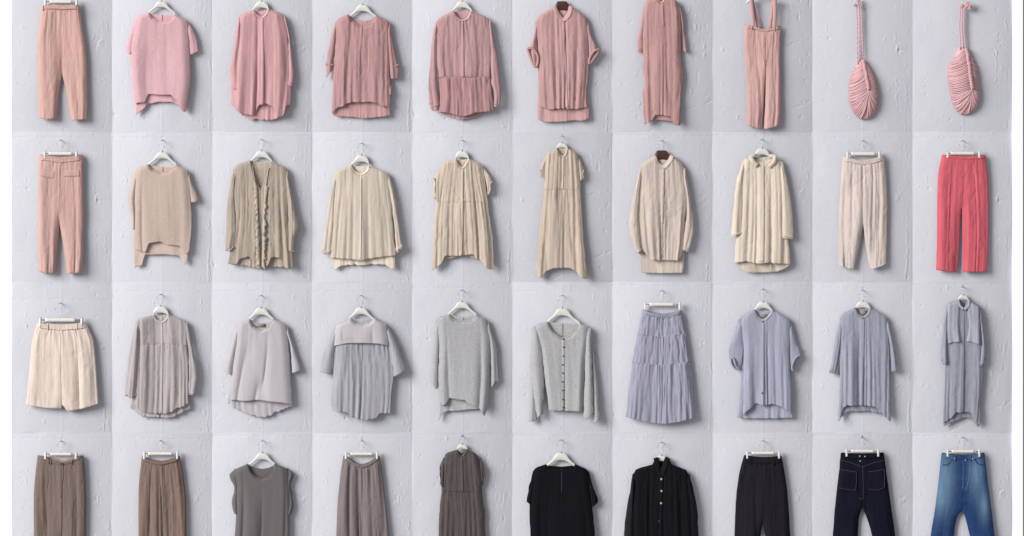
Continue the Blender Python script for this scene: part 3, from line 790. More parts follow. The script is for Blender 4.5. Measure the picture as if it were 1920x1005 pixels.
# ---- the two drawstring bags
def bag(f, label, outL, outR, top, bot, braid, cords, knot, flower, rgb, seed):
    L_, R_ = f(outL), f(outR); b0 = f(braid)
    th = Thing('drawstring_bag', label, 'bag', f.x(bot[0]), f.y(bot[1]), 'pink pleated drawstring bags on the wall')
    m = fabric(rgb, 'satin'); ny, nx = 120, 96
    y0, y1 = f.y(top[1]), f.y(bot[1])
    tt = np.linspace(0, 1, ny); yy = y0 + (y1 - y0) * (1 - np.cos(tt * np.pi)) / 2
    U, YY = np.meshgrid((1 - np.cos(np.linspace(0, np.pi, nx))) / 2, yy, indexing='ij')
    lx, rx = Xof(L_, YY), Xof(R_, YY)
    X = lx + (rx - lx) * U
    bx = np.interp(YY, [p[1] for p in b0], [p[0] for p in b0])
    yb = b0[-1][1]
    side = np.abs(X - bx) / np.maximum(np.where(X < bx, bx - lx, rx - bx), 3)
    yb = b0[-1][1]

    def surf(x, y):
        l, r = Xof(L_, y), Xof(R_, y); u_ = np.clip((x - l) / np.maximum(r - l, .5), 0, 1)
        h_ = np.sqrt(np.clip(1 - (2 * u_ - 1) ** 2, 0, 1)); return 4 + 15 * h_ * np.sin(np.clip((y - y0) / (y1 - y0), 0, 1) * np.pi * .93 + .12) ** .6
    D = surf(X, YY) - 1.2 + .8 * noise(X * .12, YY * .12, seed)
    V, F = shell(X, YY, np.maximum(D, 3.2), 1.2)
    th.part('bag_body', V, F, m)
    # gathered cords of cloth sweep from the braid out to the edge and down, one beside the other
    rs = random.Random(seed * 3); lst = []; H_ = y1 - y0
    for side, n_s in ((-1, 40), (1, 30)):
        for i_ in range(n_s):
            a_ = i_ / (n_s - 1)
            tb = min(1.0, a_ / .62); S_y = b0[0][1] + (yb - b0[0][1]) * tb; S_x = float(np.interp(S_y, [p[1] for p in b0], [p[0] for p in b0]))
            if a_ > .62: S_x += rs.uniform(-1.5, 1.5) ; S_y += rs.uniform(-1, 2)
            E_y = y0 + H_ * (.14 + .86 * a_ ** .92) + rs.uniform(-1, 1); E_y = min(E_y, y1 - .6)
            edge_ = L_ if side < 0 else R_
            ex = float(Xof(edge_, E_y)); E_x = ex + (0 if a_ < .97 else -side * 2)
            wob = rs.uniform(-.05, .05); t_ = np.linspace(0, 1, 18)
            Cx = S_x + (E_x - S_x) * (.30 + wob); Cy = S_y + (E_y - S_y) * (.62 + wob)
            px_ = (1 - t_) ** 2 * S_x + 2 * t_ * (1 - t_) * Cx + t_ ** 2 * E_x
            py_ = (1 - t_) ** 2 * S_y + 2 * t_ * (1 - t_) * Cy + t_ ** 2 * E_y
            px_ = px_ + .5 * noise(t_ * 4, i_ * 1.7, seed) ; lift_ = .5 + 1.1 * noise(i_ * .8, t_ * 1.2, seed + 2)
            lst.append(tube(np.stack([px_, py_, np.maximum(surf(px_, py_), 4.5) + lift_ * .7], 1), (1.0 + .55 * rs.random()) * (.75 + .5 * np.sin(np.pi * t_)), 6))
    V, F = merge(lst); th.part('pleated_strands', V, F, m, kind='stuff')
    rnd = random.Random(seed); pts = []
    s = np.linspace(0, 1, 40); by = b0[0][1] + (yb - b0[0][1]) * s; bxx = np.interp(by, [p[1] for p in b0], [p[0] for p in b0])
    dd = 4 + 15 * np.sin(np.clip((by - y0) / (y1 - y0), 0, 1) * np.pi * .93 + .12) ** .6
    dd = np.maximum(dd, 11)
    lst = []
    for ph in (0, np.pi * 2 / 3, np.pi * 4 / 3):
        lst.append(tube([(bxx[i] + 1.9 * math.sin(i * .75 + ph), by[i] + .8 * math.cos(i * 1.3 + ph), dd[i] + 1.4 + 1.7 * math.cos(i * .75 + ph)) for i in range(40)], [1.1 + .9 * rnd.random() for _ in range(40)], 8))
    V, F = merge(lst); th.part('braid', V, F, m)
    for c in cords:
        P = f(c); n = 60; q = np.linspace(0, len(P) - 1, n)
        cx_ = np.interp(q, range(len(P)), [p[0] for p in P]); cy_ = np.interp(q, range(len(P)), [p[1] for p in P]); cd_ = np.interp(q, [0, len(P) - 1], [10, 9])
        lst = [tube([(cx_[i] + .55 * math.sin(i * .8 + ph), cy_[i], cd_[i] + .55 * math.cos(i * .8 + ph)) for i in range(n)], .75, 6) for ph in (0, np.pi)]
        V, F = merge(lst); th.part('drawcord', V, F, m)
    lst = []
    for (kx, ky, kr) in knot:
        px_, py_ = f.x(kx), f.y(ky); P = []
        for i in range(46):
            a = i * .52; rr = kr * (.55 + .45 * math.sin(a * 2.3 + kx))
            P.append((px_ + rr * math.cos(a), py_ + rr * math.sin(a), 10 + 2.6 * math.sin(a * 1.7) + (2 if flower else 0)))
        lst.append(tube(P, 1.25 if flower else 1.0, 7))
    V, F = merge(lst); th.part('knot', V, F, m)
    return th


bag(E1, 'smaller pink pleated drawstring bag hanging on long twisted cords', [(350, 425), (325, 480), (296, 540), (277, 620), (275, 720), (290, 770), (308, 815), (335, 846), (356, 863)],
    [(380, 425), (420, 480), (455, 540), (476, 600), (490, 690), (482, 770), (462, 815), (436, 844), (412, 863)], (370, 430), (385, 863), [(376, 436), (395, 540), (415, 655)],
    [[(328, 40), (334, 200), (338, 470)], [(346, 30), (352, 200), (349, 445)], [(360, 38), (370, 240), (379, 436)]], [(342, 4, 3.0), (318, 38, 2.6), (345, 28, 2.6)], False, (224, 172, 176), 5)
bag(E1, 'larger pink pleated drawstring bag hanging from a flower shaped rope knot', [(1066, 350), (1040, 410), (1000, 480), (994, 540), (1000, 620), (1014, 700), (1030, 760), (1055, 803), (1082, 829)],
    [(1135, 350), (1165, 410), (1205, 500), (1216, 600), (1225, 690), (1216, 740), (1196, 785), (1168, 808), (1142, 829)], (1100, 345), (1110, 829), [(1122, 352), (1140, 470), (1150, 570), (1165, 650)],
    [[(1082, 44), (1074, 180), (1080, 300), (1078, 360)], [(1095, 44), (1090, 180), (1100, 350)], [(1104, 70), (1108, 220), (1120, 356)]], [(1136, 44, 7.6), (1136, 44, 4.5), (1090, 46, 3.0)], True, (224, 174, 178), 9)

# ---- second row
s_ = 'dusty pink back view trousers'
t = pants(A2, 'trousers', 'dusty pink trousers seen from behind with two flap pockets', 'trousers', (210, 169, 160), 'linen', 'linen',
          [(248, 168), (245, 350), (245, 500), (240, 700), (247, 925)], [(525, 172), (528, 400), (531, 550), (529, 750), (520, 925)],
          [(248, 172), (320, 178), (385, 190), (450, 182), (525, 172)], (376, 560), [(376, 610), (368, 740), (350, 925)], [(380, 610), (400, 740), (425, 925)],
          [(247, 903), (300, 915), (350, 914)], [(425, 918), (520, 907)], band=9, hanger=(308, 460, 152, 172, 286, 484, 263, 192), hlab=CL % s_, klab=KL % s_, D=6.5)
for q in ([(262, 255), (345, 268)], [(408, 258), (505, 255)]):
    (x0_, y0_), (x1_, y1_) = q
    V, F = ribbon(A2([(x0_, y0_ + 28), ((x0_ + x1_) / 2, (y0_ + y1_) / 2 + 30), (x1_, y1_ + 29)]), 12.5, 16, .7, n=26, bulge=.1, on=t, lift=.35, sm=3)
    t.part('pocket_flap', V, F, fabric((210, 169, 160), 'linen'))
top_garment(A2, 'knit_poncho', 'beige boxy knit poncho top with stepped hem', 'knit top', (224, 199, 184), 'knit', 'knit',
            [(850, 262), (842, 420), (840, 600), (855, 780)], [(1185, 265), (1200, 400), (1206, 600), (1190, 800)],
            [(930, 228), (955, 260), (1010, 281), (1060, 276), (1110, 236)], [(850, 264), (1185, 268)],
            [(850, 760), (920, 788), (934, 726), (1010, 715), (1050, 735), (1140, 745), (1148, 775), (1175, 800), (1205, 750)], back=[(930, 230), (1020, 248), (1110, 238)],
            bL=[(853, 262), (842, 600), (846, 890)], bR=[(1182, 265), (1204, 600), (1188, 700), (1176, 880)],
            bhem=[(846, 880), (900, 862), (906, 792), (950, 795), (1040, 790), (1130, 805), (1165, 866), (1190, 820)],
            sleeves=[sl([(850, 270), (825, 370), (808, 450), (828, 560), (832, 640)], [(870, 275), (862, 450), (856, 640)], [(832, 636), (856, 636)]),
                     sl([(1170, 280), (1195, 470)], [(1188, 270), (1220, 370), (1249, 455), (1250, 470)], [(1195, 468), (1235, 468), (1250, 455)])],
            hanger=(1022, 148, 1.0, 263), hlab=HL % 'beige knit poncho', klab=KL % 'beige knit poncho', D=7, backneck_seam=(1024, 244, 275))
top_garment(B2, 'ruffle_blouse', 'taupe gauze blouse with ruffled front edges and open neck', 'blouse', (196, 181, 164), 'gauze', 'gauze',
            [(165, 240), (160, 400), (172, 560), (150, 700), (125, 880)], [(495, 250), (510, 400), (502, 560), (520, 700), (545, 890)],
            [(265, 203), (280, 260), (305, 330), (333, 385), (355, 340), (378, 280), (400, 213)], [(165, 242), (495, 252)],
            [(125, 856), (190, 860), (196, 828), (262, 806), (300, 872), (380, 872), (396, 812), (462, 812), (475, 878), (545, 880)], bscallop=(12, 0.75), back=[(270, 208), (335, 216), (400, 214)],
            bhem=[(128, 852), (250, 868), (320, 886), (420, 872), (540, 874)],
            sleeves=[sl([(160, 258), (132, 420), (118, 560), (112, 700), (110, 780)], [(182, 270), (170, 450), (178, 620), (164, 760)], [(112, 772), (162, 752)], d=11, roll=[(112, 765), (135, 775), (163, 745)], rr=1.2, amp=1.0),
                     sl([(485, 300), (505, 600), (498, 770)], [(500, 262), (540, 450), (562, 560), (580, 620), (548, 700), (542, 790)], [(500, 765), (542, 785)], d=10, roll=[(498, 735), (520, 772), (542, 775)], rr=1.2, amp=1.0)],
            hanger=(338, 141, 1.0, 262), hlab=HL % 'taupe ruffled blouse', klab=KL % 'taupe ruffled blouse')
th = own('ruffle_blouse')
for i_, (pa, sg) in enumerate((([(286, 235), (296, 310), (312, 380), (318, 500), (322, 640), (326, 760), (330, 870)], -1), ([(382, 250), (372, 310), (358, 380), (352, 500), (346, 640), (345, 760), (344, 872)], 1))):
    P = B2(pa); q = np.linspace(P[0][1], P[-1][1], 130); cx_ = pchip([p[1] for p in P], [p[0] for p in P], q)
    cc = np.linspace(0, 1, 8)
    wv = np.sin(q * .6 + i_ * 1.7 + 4 * noise(q * .12, 0, 4 + i_)) * (.6 + .7 * noise(q * .2, 5, i_)); st = sst(P[0][1] + 20, P[0][1] + 38, q)
    X = cx_[None] + sg * cc[:, None] * (1.6 + st * (4.0 + 1.1 * wv + 2.0 * noise(q * .25, 3, i_)))[None]
    Yq = q[None] + cc[:, None] * (st * (4.0 + 2.5 * np.cos(q * .6 + i_)))[None]
    Dq = 16.5 + (st * (.6 + cc[:, None] * 1.9 * wv[None])) + 1.2 * np.sin(cc[:, None] * 3)
    if sg < 0: X, Yq, Dq = X[::-1], Yq[::-1], Dq[::-1]
    V, F = shell(X, Yq, Dq, .8); th.part('ruffle', V, F, fabric((196, 181, 164), 'gauze'))
top_garment(B2, 'layered_blouse', 'cream long sleeved collarless blouse with paler layer under its hem', 'blouse', (226, 212, 194), 'gauze', 'soft',
            [(800, 270), (795, 450), (785, 650), (766, 830)], [(1135, 285), (1150, 450), (1165, 650), (1186, 820)],
            [(895, 232), (925, 275), (962, 291), (1000, 270), (1012, 240)], [(800, 272), (1135, 286)], [(766, 815), (840, 820), (900, 825), (960, 830), (1050, 816), (1186, 800)],
            back=[(895, 234), (950, 242), (1012, 242)], bL=[(803, 270), (795, 600), (770, 900)], bR=[(1132, 285), (1160, 600), (1180, 900)],
            bhem=[(770, 880), (800, 892), (830, 868), (900, 858), (970, 862), (1040, 855), (1110, 855), (1150, 880), (1180, 885)],
            sleeves=[sl([(796, 288), (770, 400), (740, 600), (712, 780), (710, 800)], [(815, 290), (800, 450), (792, 650), (778, 800)], [(710, 788), (740, 798), (780, 785)], cuff=[(714, 768), (745, 780), (776, 770)], amp=.8, d=8.5),
                     sl([(1120, 310), (1155, 500), (1176, 700), (1184, 800)], [(1138, 288), (1170, 390), (1202, 600), (1216, 700), (1230, 760)], [(1184, 788), (1230, 752)], cuff=[(1180, 768), (1226, 738)], cw=6, amp=.8, d=8.5)],
            collar=3.5, placket=((962, 293), (958, 822), 3.2), scallop=(8, 0.38), bscallop=(9, 0.83), hanger=(965, 168, 1.02, 269), hlab=HL % 'cream layered blouse', klab=KL % 'cream layered blouse', bk=1.12)
top_garment(C2, 'frill_sleeve_blouse', 'cream sleeveless blouse with frilled armholes and dipped side hems', 'blouse', (223, 205, 186), 'gauze', 'gauze',
            [(190, 220), (172, 350), (155, 500), (140, 700), (130, 900)], [(455, 235), (475, 400), (495, 550), (515, 700), (526, 900)],
            [(282, 195), (300, 233), (325, 250), (350, 226), (366, 194)], [(190, 222), (455, 237)],
            [(130, 896), (165, 878), (200, 850), (210, 802), (270, 805), (340, 800), (400, 790), (410, 828), (440, 832), (480, 880), (526, 892)], back=[(284, 196), (325, 200), (365, 196)],
            bhem=[(135, 880), (200, 830), (330, 802), (430, 825), (520, 880)],
            sleeves=[sl([(182, 250), (150, 310), (140, 400), (150, 490)], [(198, 250), (188, 400), (180, 490)], [(148, 440), (180, 480)], roll=[(146, 315, 2), (158, 350, 0), (148, 390, 2), (160, 420, 0), (150, 445, 1)], rr=1.3, amp=1.1),
                     sl([(448, 260), (474, 350), (485, 430)], [(460, 248), (512, 330), (502, 430)], [(484, 425), (503, 412)], roll=[(510, 335, 2), (496, 358, 0), (502, 385, 2), (492, 412, 1)], rr=1.3, amp=1.1)],
            collar=3.5, placket=((325, 252), (322, 795), 3.5), gather=[(466, 26, 1.0)], hanger=(323, 142, .98, 263), hlab=HL % 'cream frill sleeve blouse', klab=KL % 'cream frill sleeve blouse',
            seams=[[(205, 468), (300, 464)], [(345, 464), (470, 470)]])
top_garment(C2, 'maxi_dress', 'cream sleeveless maxi dress with gathered waist and flared skirt', 'dress', (218, 199, 180), 'gauze', 'pleat',
            [(850, 155), (838, 350), (825, 500), (805, 700), (788, 950)], [(1050, 165), (1064, 300), (1072, 450), (1090, 700), (1112, 950)],
            [(915, 127), (930, 162), (955, 180), (975, 160), (984, 124)], [(850, 157), (1050, 167)], [(788, 935), (820, 945), (850, 900), (900, 880), (1000, 880), (1040, 900), (1060, 936), (1090, 946), (1112, 938)],
            back=[(917, 128), (950, 131), (982, 127)], gather=[(386, 26, 1.1)], seams=[[(836, 388), (950, 384), (1068, 390)]],
            sleeves=[sl([(846, 180), (812, 260), (820, 350)], [(862, 190), (852, 340)], [(818, 300), (852, 345)], roll=[(812, 262, 2), (822, 290, 0), (814, 315, 1)], rr=1.1),
                     sl([(1044, 190), (1064, 340)], [(1056, 180), (1088, 262), (1080, 345)], [(1064, 335), (1082, 320)], roll=[(1087, 262, 2), (1078, 290, 0), (1084, 318, 1)], rr=1.1)],
            collar=3, placket=((956, 182), (952, 384), 3), hanger=(950, 92, .72, 255), hlab=HL % 'cream maxi dress', klab=KL % 'cream maxi dress', amp=.9)
top_garment(D2, 'tunic_shirt', 'pale beige band collar shirt on dark brown hanger with long back tail', 'shirt', (224, 207, 194), 'gauze', 'linen',
            [(200, 230), (197, 400), (192, 600), (215, 780), (240, 840)], [(475, 235), (498, 400), (482, 600), (465, 840)],
            [(290, 178), (310, 225), (345, 246), (380, 214), (402, 174)], [(200, 232), (475, 238)], [(225, 775), (262, 826), (330, 832), (440, 832), (465, 800)],
            back=[(292, 182), (345, 188), (400, 180)], bL=[(203, 230), (195, 600), (194, 780), (212, 920)], bR=[(472, 235), (482, 600), (480, 780), (470, 920)],
            bhem=[(205, 900), (214, 912), (300, 914), (470, 908)], bk=.92,
            sleeves=[sl([(196, 248), (162, 400), (132, 620), (150, 720), (184, 800)], [(215, 255), (203, 400), (195, 550), (214, 780)], [(150, 770), (190, 792), (215, 768)], cuff=[(182, 782), (212, 760)], d=10.5, amp=.95),
                     sl([(466, 270), (495, 500), (466, 740), (462, 790)], [(482, 248), (520, 450), (540, 650), (525, 720), (502, 790)], [(462, 768), (502, 780)], cuff=[(464, 755), (498, 762)], d=10.5, amp=.95)],
            collar=8, placket=((345, 250), (338, 600), 4.5), buttons=[(343, 285), (341, 325), (340, 375), (340, 430), (341, 490), (341, 545)], bmat=SHELL, br=.7, vee=.2,
            hanger=(336, 142, .98, 264, dict(brown=True, grp='dark brown wooden hangers')), hlab='dark brown wooden hanger holding the pale beige shirt', klab=KL % 'pale beige shirt')
th, fp = top_garment(D2, 'hooded_coat', 'cream hooded long coat with drawcord hem and straight long sleeves', 'coat', (226, 211, 192), 'linen', 'crisp',
            [(845, 198), (832, 350), (830, 550), (802, 700), (790, 870)], [(1090, 203), (1110, 350), (1122, 600), (1130, 700), (1146, 870)],
            [(905, 188), (930, 205), (960, 215), (985, 208), (1010, 188)], [(845, 202), (1090, 207)], [(790, 848), (870, 838), (900, 846), (930, 852), (1000, 845), (1060, 850), (1146, 856)],
            back=[(905, 182), (960, 186), (1010, 182)], bhem=[(792, 855), (830, 882), (868, 905), (940, 912), (1050, 906), (1110, 882), (1142, 860)], vee=.3, bk=.95,
            sleeves=[sl([(842, 208), (802, 350), (785, 500), (770, 690)], [(862, 215), (845, 400), (842, 690)], [(770, 686), (805, 676), (842, 674)], cuff=[(772, 668), (840, 660)], cw=4, d=10.5, D=5.5),
                     sl([(1072, 220), (1074, 450), (1068, 700)], [(1094, 212), (1130, 350), (1156, 550), (1163, 705)], [(1068, 690), (1163, 700)], cuff=[(1071, 674), (1160, 684)], cw=4, d=10.5, D=5.5)],
            placket=((962, 218), (958, 842), 11), hanger=(966, 125, .98, 262), hlab=HL % 'cream hooded coat', klab=KL % 'cream hooded coat')
for q in ([(925, 172), (895, 185), (905, 208), (935, 238)], [(1010, 175), (1045, 182), (1040, 210), (1008, 245)]):
    V, F = ribbon(D2([(x, y, [-4, -1, 1, 0][i]) for i, (x, y) in enumerate(q)]), (7, 9), 17.5, 1.8, bulge=2.0); th.part('hood', V, F, fabric((226, 211, 192), 'linen'))
for cx_ in (910, 1015):
    for dx in (-4, 5):
        V, F = tube([(x, y, 12) for x, y in D2([(cx_, 845), (cx_ + dx, 880), (cx_ + dx * 1.6, 915)])], .45, 6); th.part('drawcord', V, F, fabric((226, 211, 192), 'linen'))
s_ = 'pale oatmeal gathered trousers'
pants(E2, 'trousers', 'pale oatmeal gathered elastic waist trousers tapering at the ankle', 'trousers', (218, 202, 193), 'linen', 'linen',
      [(200, 178), (186, 350), (176, 600), (172, 890)], [(458, 173), (474, 350), (479, 500), (470, 890)],
      [(200, 182), (260, 196), (320, 210), (390, 198), (458, 178)], (326, 590), [(325, 610), (302, 750), (270, 895)], [(329, 620), (345, 750), (374, 895)],
      [(172, 862), (225, 880), (270, 888)], [(374, 887), (430, 875), (470, 854)], band=7, hanger=(250, 405, 152, 174, 228, 428, 264, 196), amp=1.25, hlab=CL % s_, klab=KL % s_)
s_ = 'bright coral trousers'
t = pants(E2, 'trousers', 'bright coral pink wide trousers with V shaped front seams', 'trousers', (222, 94, 110), 'linen', 'linen',
          [(822, 168), (800, 280), (792, 450), (790, 700), (784, 915)], [(1095, 173), (1112, 350), (1115, 600), (1105, 915)],
          [(822, 172), (890, 176), (960, 180), (1030, 178), (1095, 175)], (945, 490), [(942, 510), (930, 720), (914, 915)], [(948, 520), (950, 720), (953, 915)],
          [(784, 892), (850, 900), (914, 906)], [(953, 906), (1105, 902)], band=5, gather=False, hanger=(875, 1030, 150, 170, 856, 1054, 264, 190), hlab=CL % s_, klab=KL % s_)
for q in ([(890, 205), (920, 260), (945, 320)], [(1020, 205), (980, 260), (947, 320)], [(1018, 200), (1040, 300), (1042, 400)], [(1090, 340), (1112, 370)], [(946, 322), (945, 480)]):
    stitch(t, E2, q, fabric((215, 98, 110), 'linen', 0, .93), 15.2, .28, 'seam')

# ---- third row
s_ = 'cream knee length shorts'
pants(A3, 'shorts', 'cream knee length wide shorts hung on polished metal clips', 'shorts', (229, 211, 197), 'linen', 'crisp',
      [(238, 282), (205, 400), (186, 600), (165, 820)], [(542, 282), (590, 400), (610, 600), (624, 820)],
      [(238, 285), (310, 294), (385, 302), (460, 296), (542, 286)], (394, 795), [(393, 805), (392, 825)], [(402, 805), (428, 842)],
      [(165, 800), (300, 820), (392, 824)], [(402, 820), (428, 842), (540, 820), (624, 792)], band=9, hanger=(285, 480, 256, 279, 258, 518, 568, 312), metal=True, hlab='clip hanger with shiny metal clips holding the cream shorts', klab=KL % 'cream knee length shorts',
      loops=[(306, 292), (488, 294)], leg='shorts_leg')
top_garment(A3, 'smock_shirt', 'greyish mauve band collar smock shirt gathered under a chest yoke', 'shirt', (196, 186, 187), 'gauze', 'gather',
            [(860, 263), (866, 450), (858, 600), (845, 830)], [(1175, 273), (1180, 450), (1186, 600), (1186, 830)],
            [(965, 235), (985, 268), (1018, 281), (1045, 266), (1062, 235)], [(860, 266), (1175, 276)], [(845, 792), (880, 830), (920, 848), (960, 855), (1040, 855), (1080, 850), (1105, 824), (1145, 815), (1186, 790)],
            back=[(967, 236), (1015, 240), (1060, 236)], bL=[(863, 263), (862, 600), (815, 830)], bR=[(1172, 273), (1186, 600), (1195, 840)],
            bhem=[(815, 815), (845, 835), (890, 872), (960, 876), (1080, 880), (1140, 850), (1195, 825)],
            sleeves=[sl([(856, 278), (830, 400), (800, 600), (788, 740), (792, 765)], [(875, 285), (880, 450), (872, 600), (860, 765)], [(790, 745), (825, 755), (860, 742)], roll=[(792, 738, 0), (825, 728, 3), (858, 735, 0)], d=10.5, amp=1.0, D=6),
                     sl([(1165, 290), (1188, 500), (1188, 755)], [(1180, 278), (1216, 450), (1245, 620), (1224, 750)], [(1188, 738), (1224, 742)], cuff=[(1190, 722), (1226, 724)], d=10.5, amp=1.0, D=6)],
            collar=4, placket=((1018, 284), (1018, 845), 4), scallop=(9, 0.75), bscallop=(11, 0.98), buttons=[(1018, 300), (1018, 345)], br=.6, bmat=SHELL, gather=[(420, 34, 1.5)], seams=[[(880, 424), (1000, 414)], [(1035, 414), (1170, 426)]],
            hanger=(1012, 178, 1.0, 552), hlab=HL % 'greyish mauve smock shirt', klab=KL % 'greyish mauve smock shirt')
top_garment(B3, 'tee_shirt', 'plain light grey half sleeved tee with tan neck label and pleated back hem', 't-shirt', (188, 183, 188), 'jersey', 'jersey',
            [(185, 288), (172, 450), (150, 650), (138, 790)], [(495, 298), (510, 450), (525, 650), (534, 820)],
            [(260, 262), (280, 300), (310, 322), (338, 330), (385, 310), (412, 260)], [(185, 290), (495, 300)], [(138, 770), (230, 776), (320, 770), (400, 778), (480, 786), (534, 800)],
            back=[(262, 262), (300, 284), (340, 290), (380, 282), (410, 262)], bL=[(188, 288), (150, 650), (126, 800), (205, 880)], bR=[(492, 298), (522, 650), (530, 830)],
            bhem=[(126, 792), (200, 838), (270, 862), (330, 878), (385, 872), (430, 850), (480, 836), (530, 806)], bk=1.0, bhk=.6, bscallop=(10, 1.58),
            sleeves=[sl([(182, 298), (150, 400), (120, 500), (101, 580), (120, 625)], [(205, 305), (188, 450), (160, 620)], [(101, 585), (125, 602), (156, 616)], amp=.5),
                     sl([(480, 310), (520, 450), (530, 610)], [(498, 302), (540, 440), (580, 585), (580, 610)], [(528, 602), (580, 588)], amp=.5)],
            tag=(300, 290, 362, 312), hanger=(335, 188, 1.05, 554), hlab=HL % 'plain light grey tee', klab=KL % 'plain light grey tee', D=7)
th, fp = top_garment(B3, 'yoked_tee', 'light grey half sleeved tee seen from behind with gathered panel below the yoke', 't-shirt', (186, 186, 194), 'gauze', 'pleat',
            [(805, 300), (795, 430), (790, 600), (775, 760), (788, 880)], [(1120, 290), (1140, 430), (1164, 620), (1150, 750), (1142, 900)],
            [(895, 260), (930, 282), (975, 292), (1015, 284), (1048, 256)], [(805, 302), (1120, 292)], [(788, 840), (880, 846), (895, 872), (990, 896), (1060, 886), (1078, 850), (1142, 858)],
            back=[(897, 258), (960, 262), (1046, 254)], gather=[(418, 34, 1.5)], scallop=(8, 1.20),
            sleeves=[sl([(800, 308), (760, 400), (720, 520), (702, 600)], [(826, 318), (808, 420), (778, 620)], [(702, 592), (778, 610)], amp=.35, style='jersey', d=10),
                     sl([(1105, 310), (1150, 500), (1168, 640)], [(1124, 298), (1170, 380), (1210, 480), (1244, 590)], [(1168, 624), (1244, 584)], amp=.35, style='jersey', d=10)],
            hanger=(962, 186, 1.02, 554), hlab=HL % 'light grey yoked tee', klab=KL % 'light grey yoked tee', D=6)
sheet(th, 'yoke', B3([(803, 300), (790, 430)]), B3([(1122, 292), (1140, 440)]), B3([(803, 301), (895, 262), (930, 286), (975, 296), (1015, 288), (1048, 258), (1122, 293)]),
      B3([(788, 432), (880, 412), (980, 412), (1080, 416), (1142, 430)]), fabric((190, 186, 190), 'jersey'), d0=12.5, D=7.5, style='jersey', seed=8, amp=.5, edge=.12, hemk=.0)
top_garment(C3, 'knit_pullover', 'light grey melange knit pullover with short sleeves and stepped pointed hem', 'sweater', (197, 196, 200), 'melange', 'knit',
            [(165, 250), (180, 450), (176, 600), (178, 780), (205, 830)], [(480, 265), (500, 400), (496, 600), (490, 780), (470, 880)],
            [(238, 234), (270, 264), (320, 275), (380, 268), (412, 236)], [(165, 252), (480, 267)], [(176, 795), (205, 805), (232, 790), (238, 756), (320, 768), (348, 766), (352, 785), (436, 822), (465, 880), (492, 790)],
            back=[(240, 232), (325, 252), (410, 236)], bL=[(168, 250), (178, 600), (175, 900)], bR=[(478, 265), (494, 600), (480, 860)],
            bhem=[(172, 898), (185, 895), (192, 850), (225, 840), (300, 838), (360, 828), (430, 824), (485, 800)],
            sleeves=[sl([(160, 262), (145, 400), (129, 650), (150, 710)], [(185, 275), (180, 500), (172, 710)], [(129, 662), (158, 708), (172, 690)], amp=.6),
                     sl([(470, 285), (500, 500), (504, 700)], [(488, 272), (540, 450), (552, 660)], [(504, 692), (516, 690), (522, 652), (552, 656)], amp=.6)],
            hanger=(322, 150, 1.0, 544), hlab=HL % 'light grey melange pullover', klab=KL % 'light grey melange pullover', D=7, backneck_seam=(330, 250, 268))
top_garment(C3, 'cardigan', 'light grey melange knit cardigan with nine dark buttons', 'cardigan', (199, 198, 200), 'melange', 'knit',
            [(775, 300), (815, 450), (845, 650), (870, 850)], [(1125, 310), (1100, 500), (1086, 700), (1080, 850)],
            [(855, 278), (890, 335), (950, 377), (1005, 365), (1045, 330), (1064, 288)], [(775, 302), (1125, 312)], [(862, 835), (950, 838), (1080, 840)],
            back=[(857, 282), (960, 288), (1062, 292)],
            sleeves=[sl([(766, 310), (752, 500), (748, 700), (740, 905)], [(790, 312), (800, 500), (790, 905)], [(738, 904), (775, 905), (792, 890)], d=7, D=4, amp=.5),
                     sl([(768, 306), (756, 500), (770, 700), (792, 885)], [(800, 315), (830, 500), (836, 700), (832, 860)], [(790, 882), (832, 852)], d=12, amp=.5),
                     sl([(1120, 330), (1140, 600), (1146, 900)], [(1134, 322), (1168, 600), (1192, 890)], [(1144, 905), (1158, 918), (1192, 884)], d=7, D=4, amp=.5),
                     sl([(1100, 325), (1092, 600), (1084, 890)], [(1132, 315), (1142, 600), (1148, 860)], [(1084, 880), (1118, 888), (1148, 842)], d=12, amp=.5)],
            placket=((956, 382), (955, 832), 4.6), buttons=[(957, 388), (960, 437), (958, 493), (955, 548), (955, 600), (955, 655), (955, 708), (955, 765), (958, 815)], br=1.55,
            hanger=(952, 190, 1.12, 554), hlab=HL % 'light grey buttoned cardigan', klab=KL % 'light grey buttoned cardigan', D=7, backneck_seam=(952, 288, 372))
# tiered skirt
s_ = 'lavender grey tiered skirt'
th = Thing('tiered_skirt', 'lavender grey long gathered skirt in three tiers', 'skirt', D3.x(330), D3.y(920))
rg = (164, 164, 184); mm = fabric(rg, 'gauze')
SL = D3([(215, 200), (182, 370), (150, 545), (104, 930)]); SR = D3([(465, 203), (492, 370), (518, 545), (549, 930)])
W = D3([(215, 203), (270, 222), (335, 232), (400, 226), (465, 206)])
sheet(th, 'waistband', SL, SR, W, [(x, y + 6.5) for x, y in W], mm, d0=9, D=7, style='stiff', seed=3, amp=.3, edge=.1, topfall=0, wig=0, hemk=0, res=1.0, extra=lambda X, Y, u, v: 1.3 * np.abs(np.sin(u * 66)))
sheet(th, 'back_panel', [(x + 1.5, y) for x, y in SL], [(x - 1.5, y) for x, y in SR], [(x, y - 2) for x, y in W], D3([(106, 870), (330, 912), (547, 872)]), mm, d0=6.3, D=1, style='gather', seed=4, amp=.4, topfall=0)
t1 = D3([(180, 352), (335, 374), (500, 348)]); t2 = D3([(145, 528), (335, 552), (525, 524)])
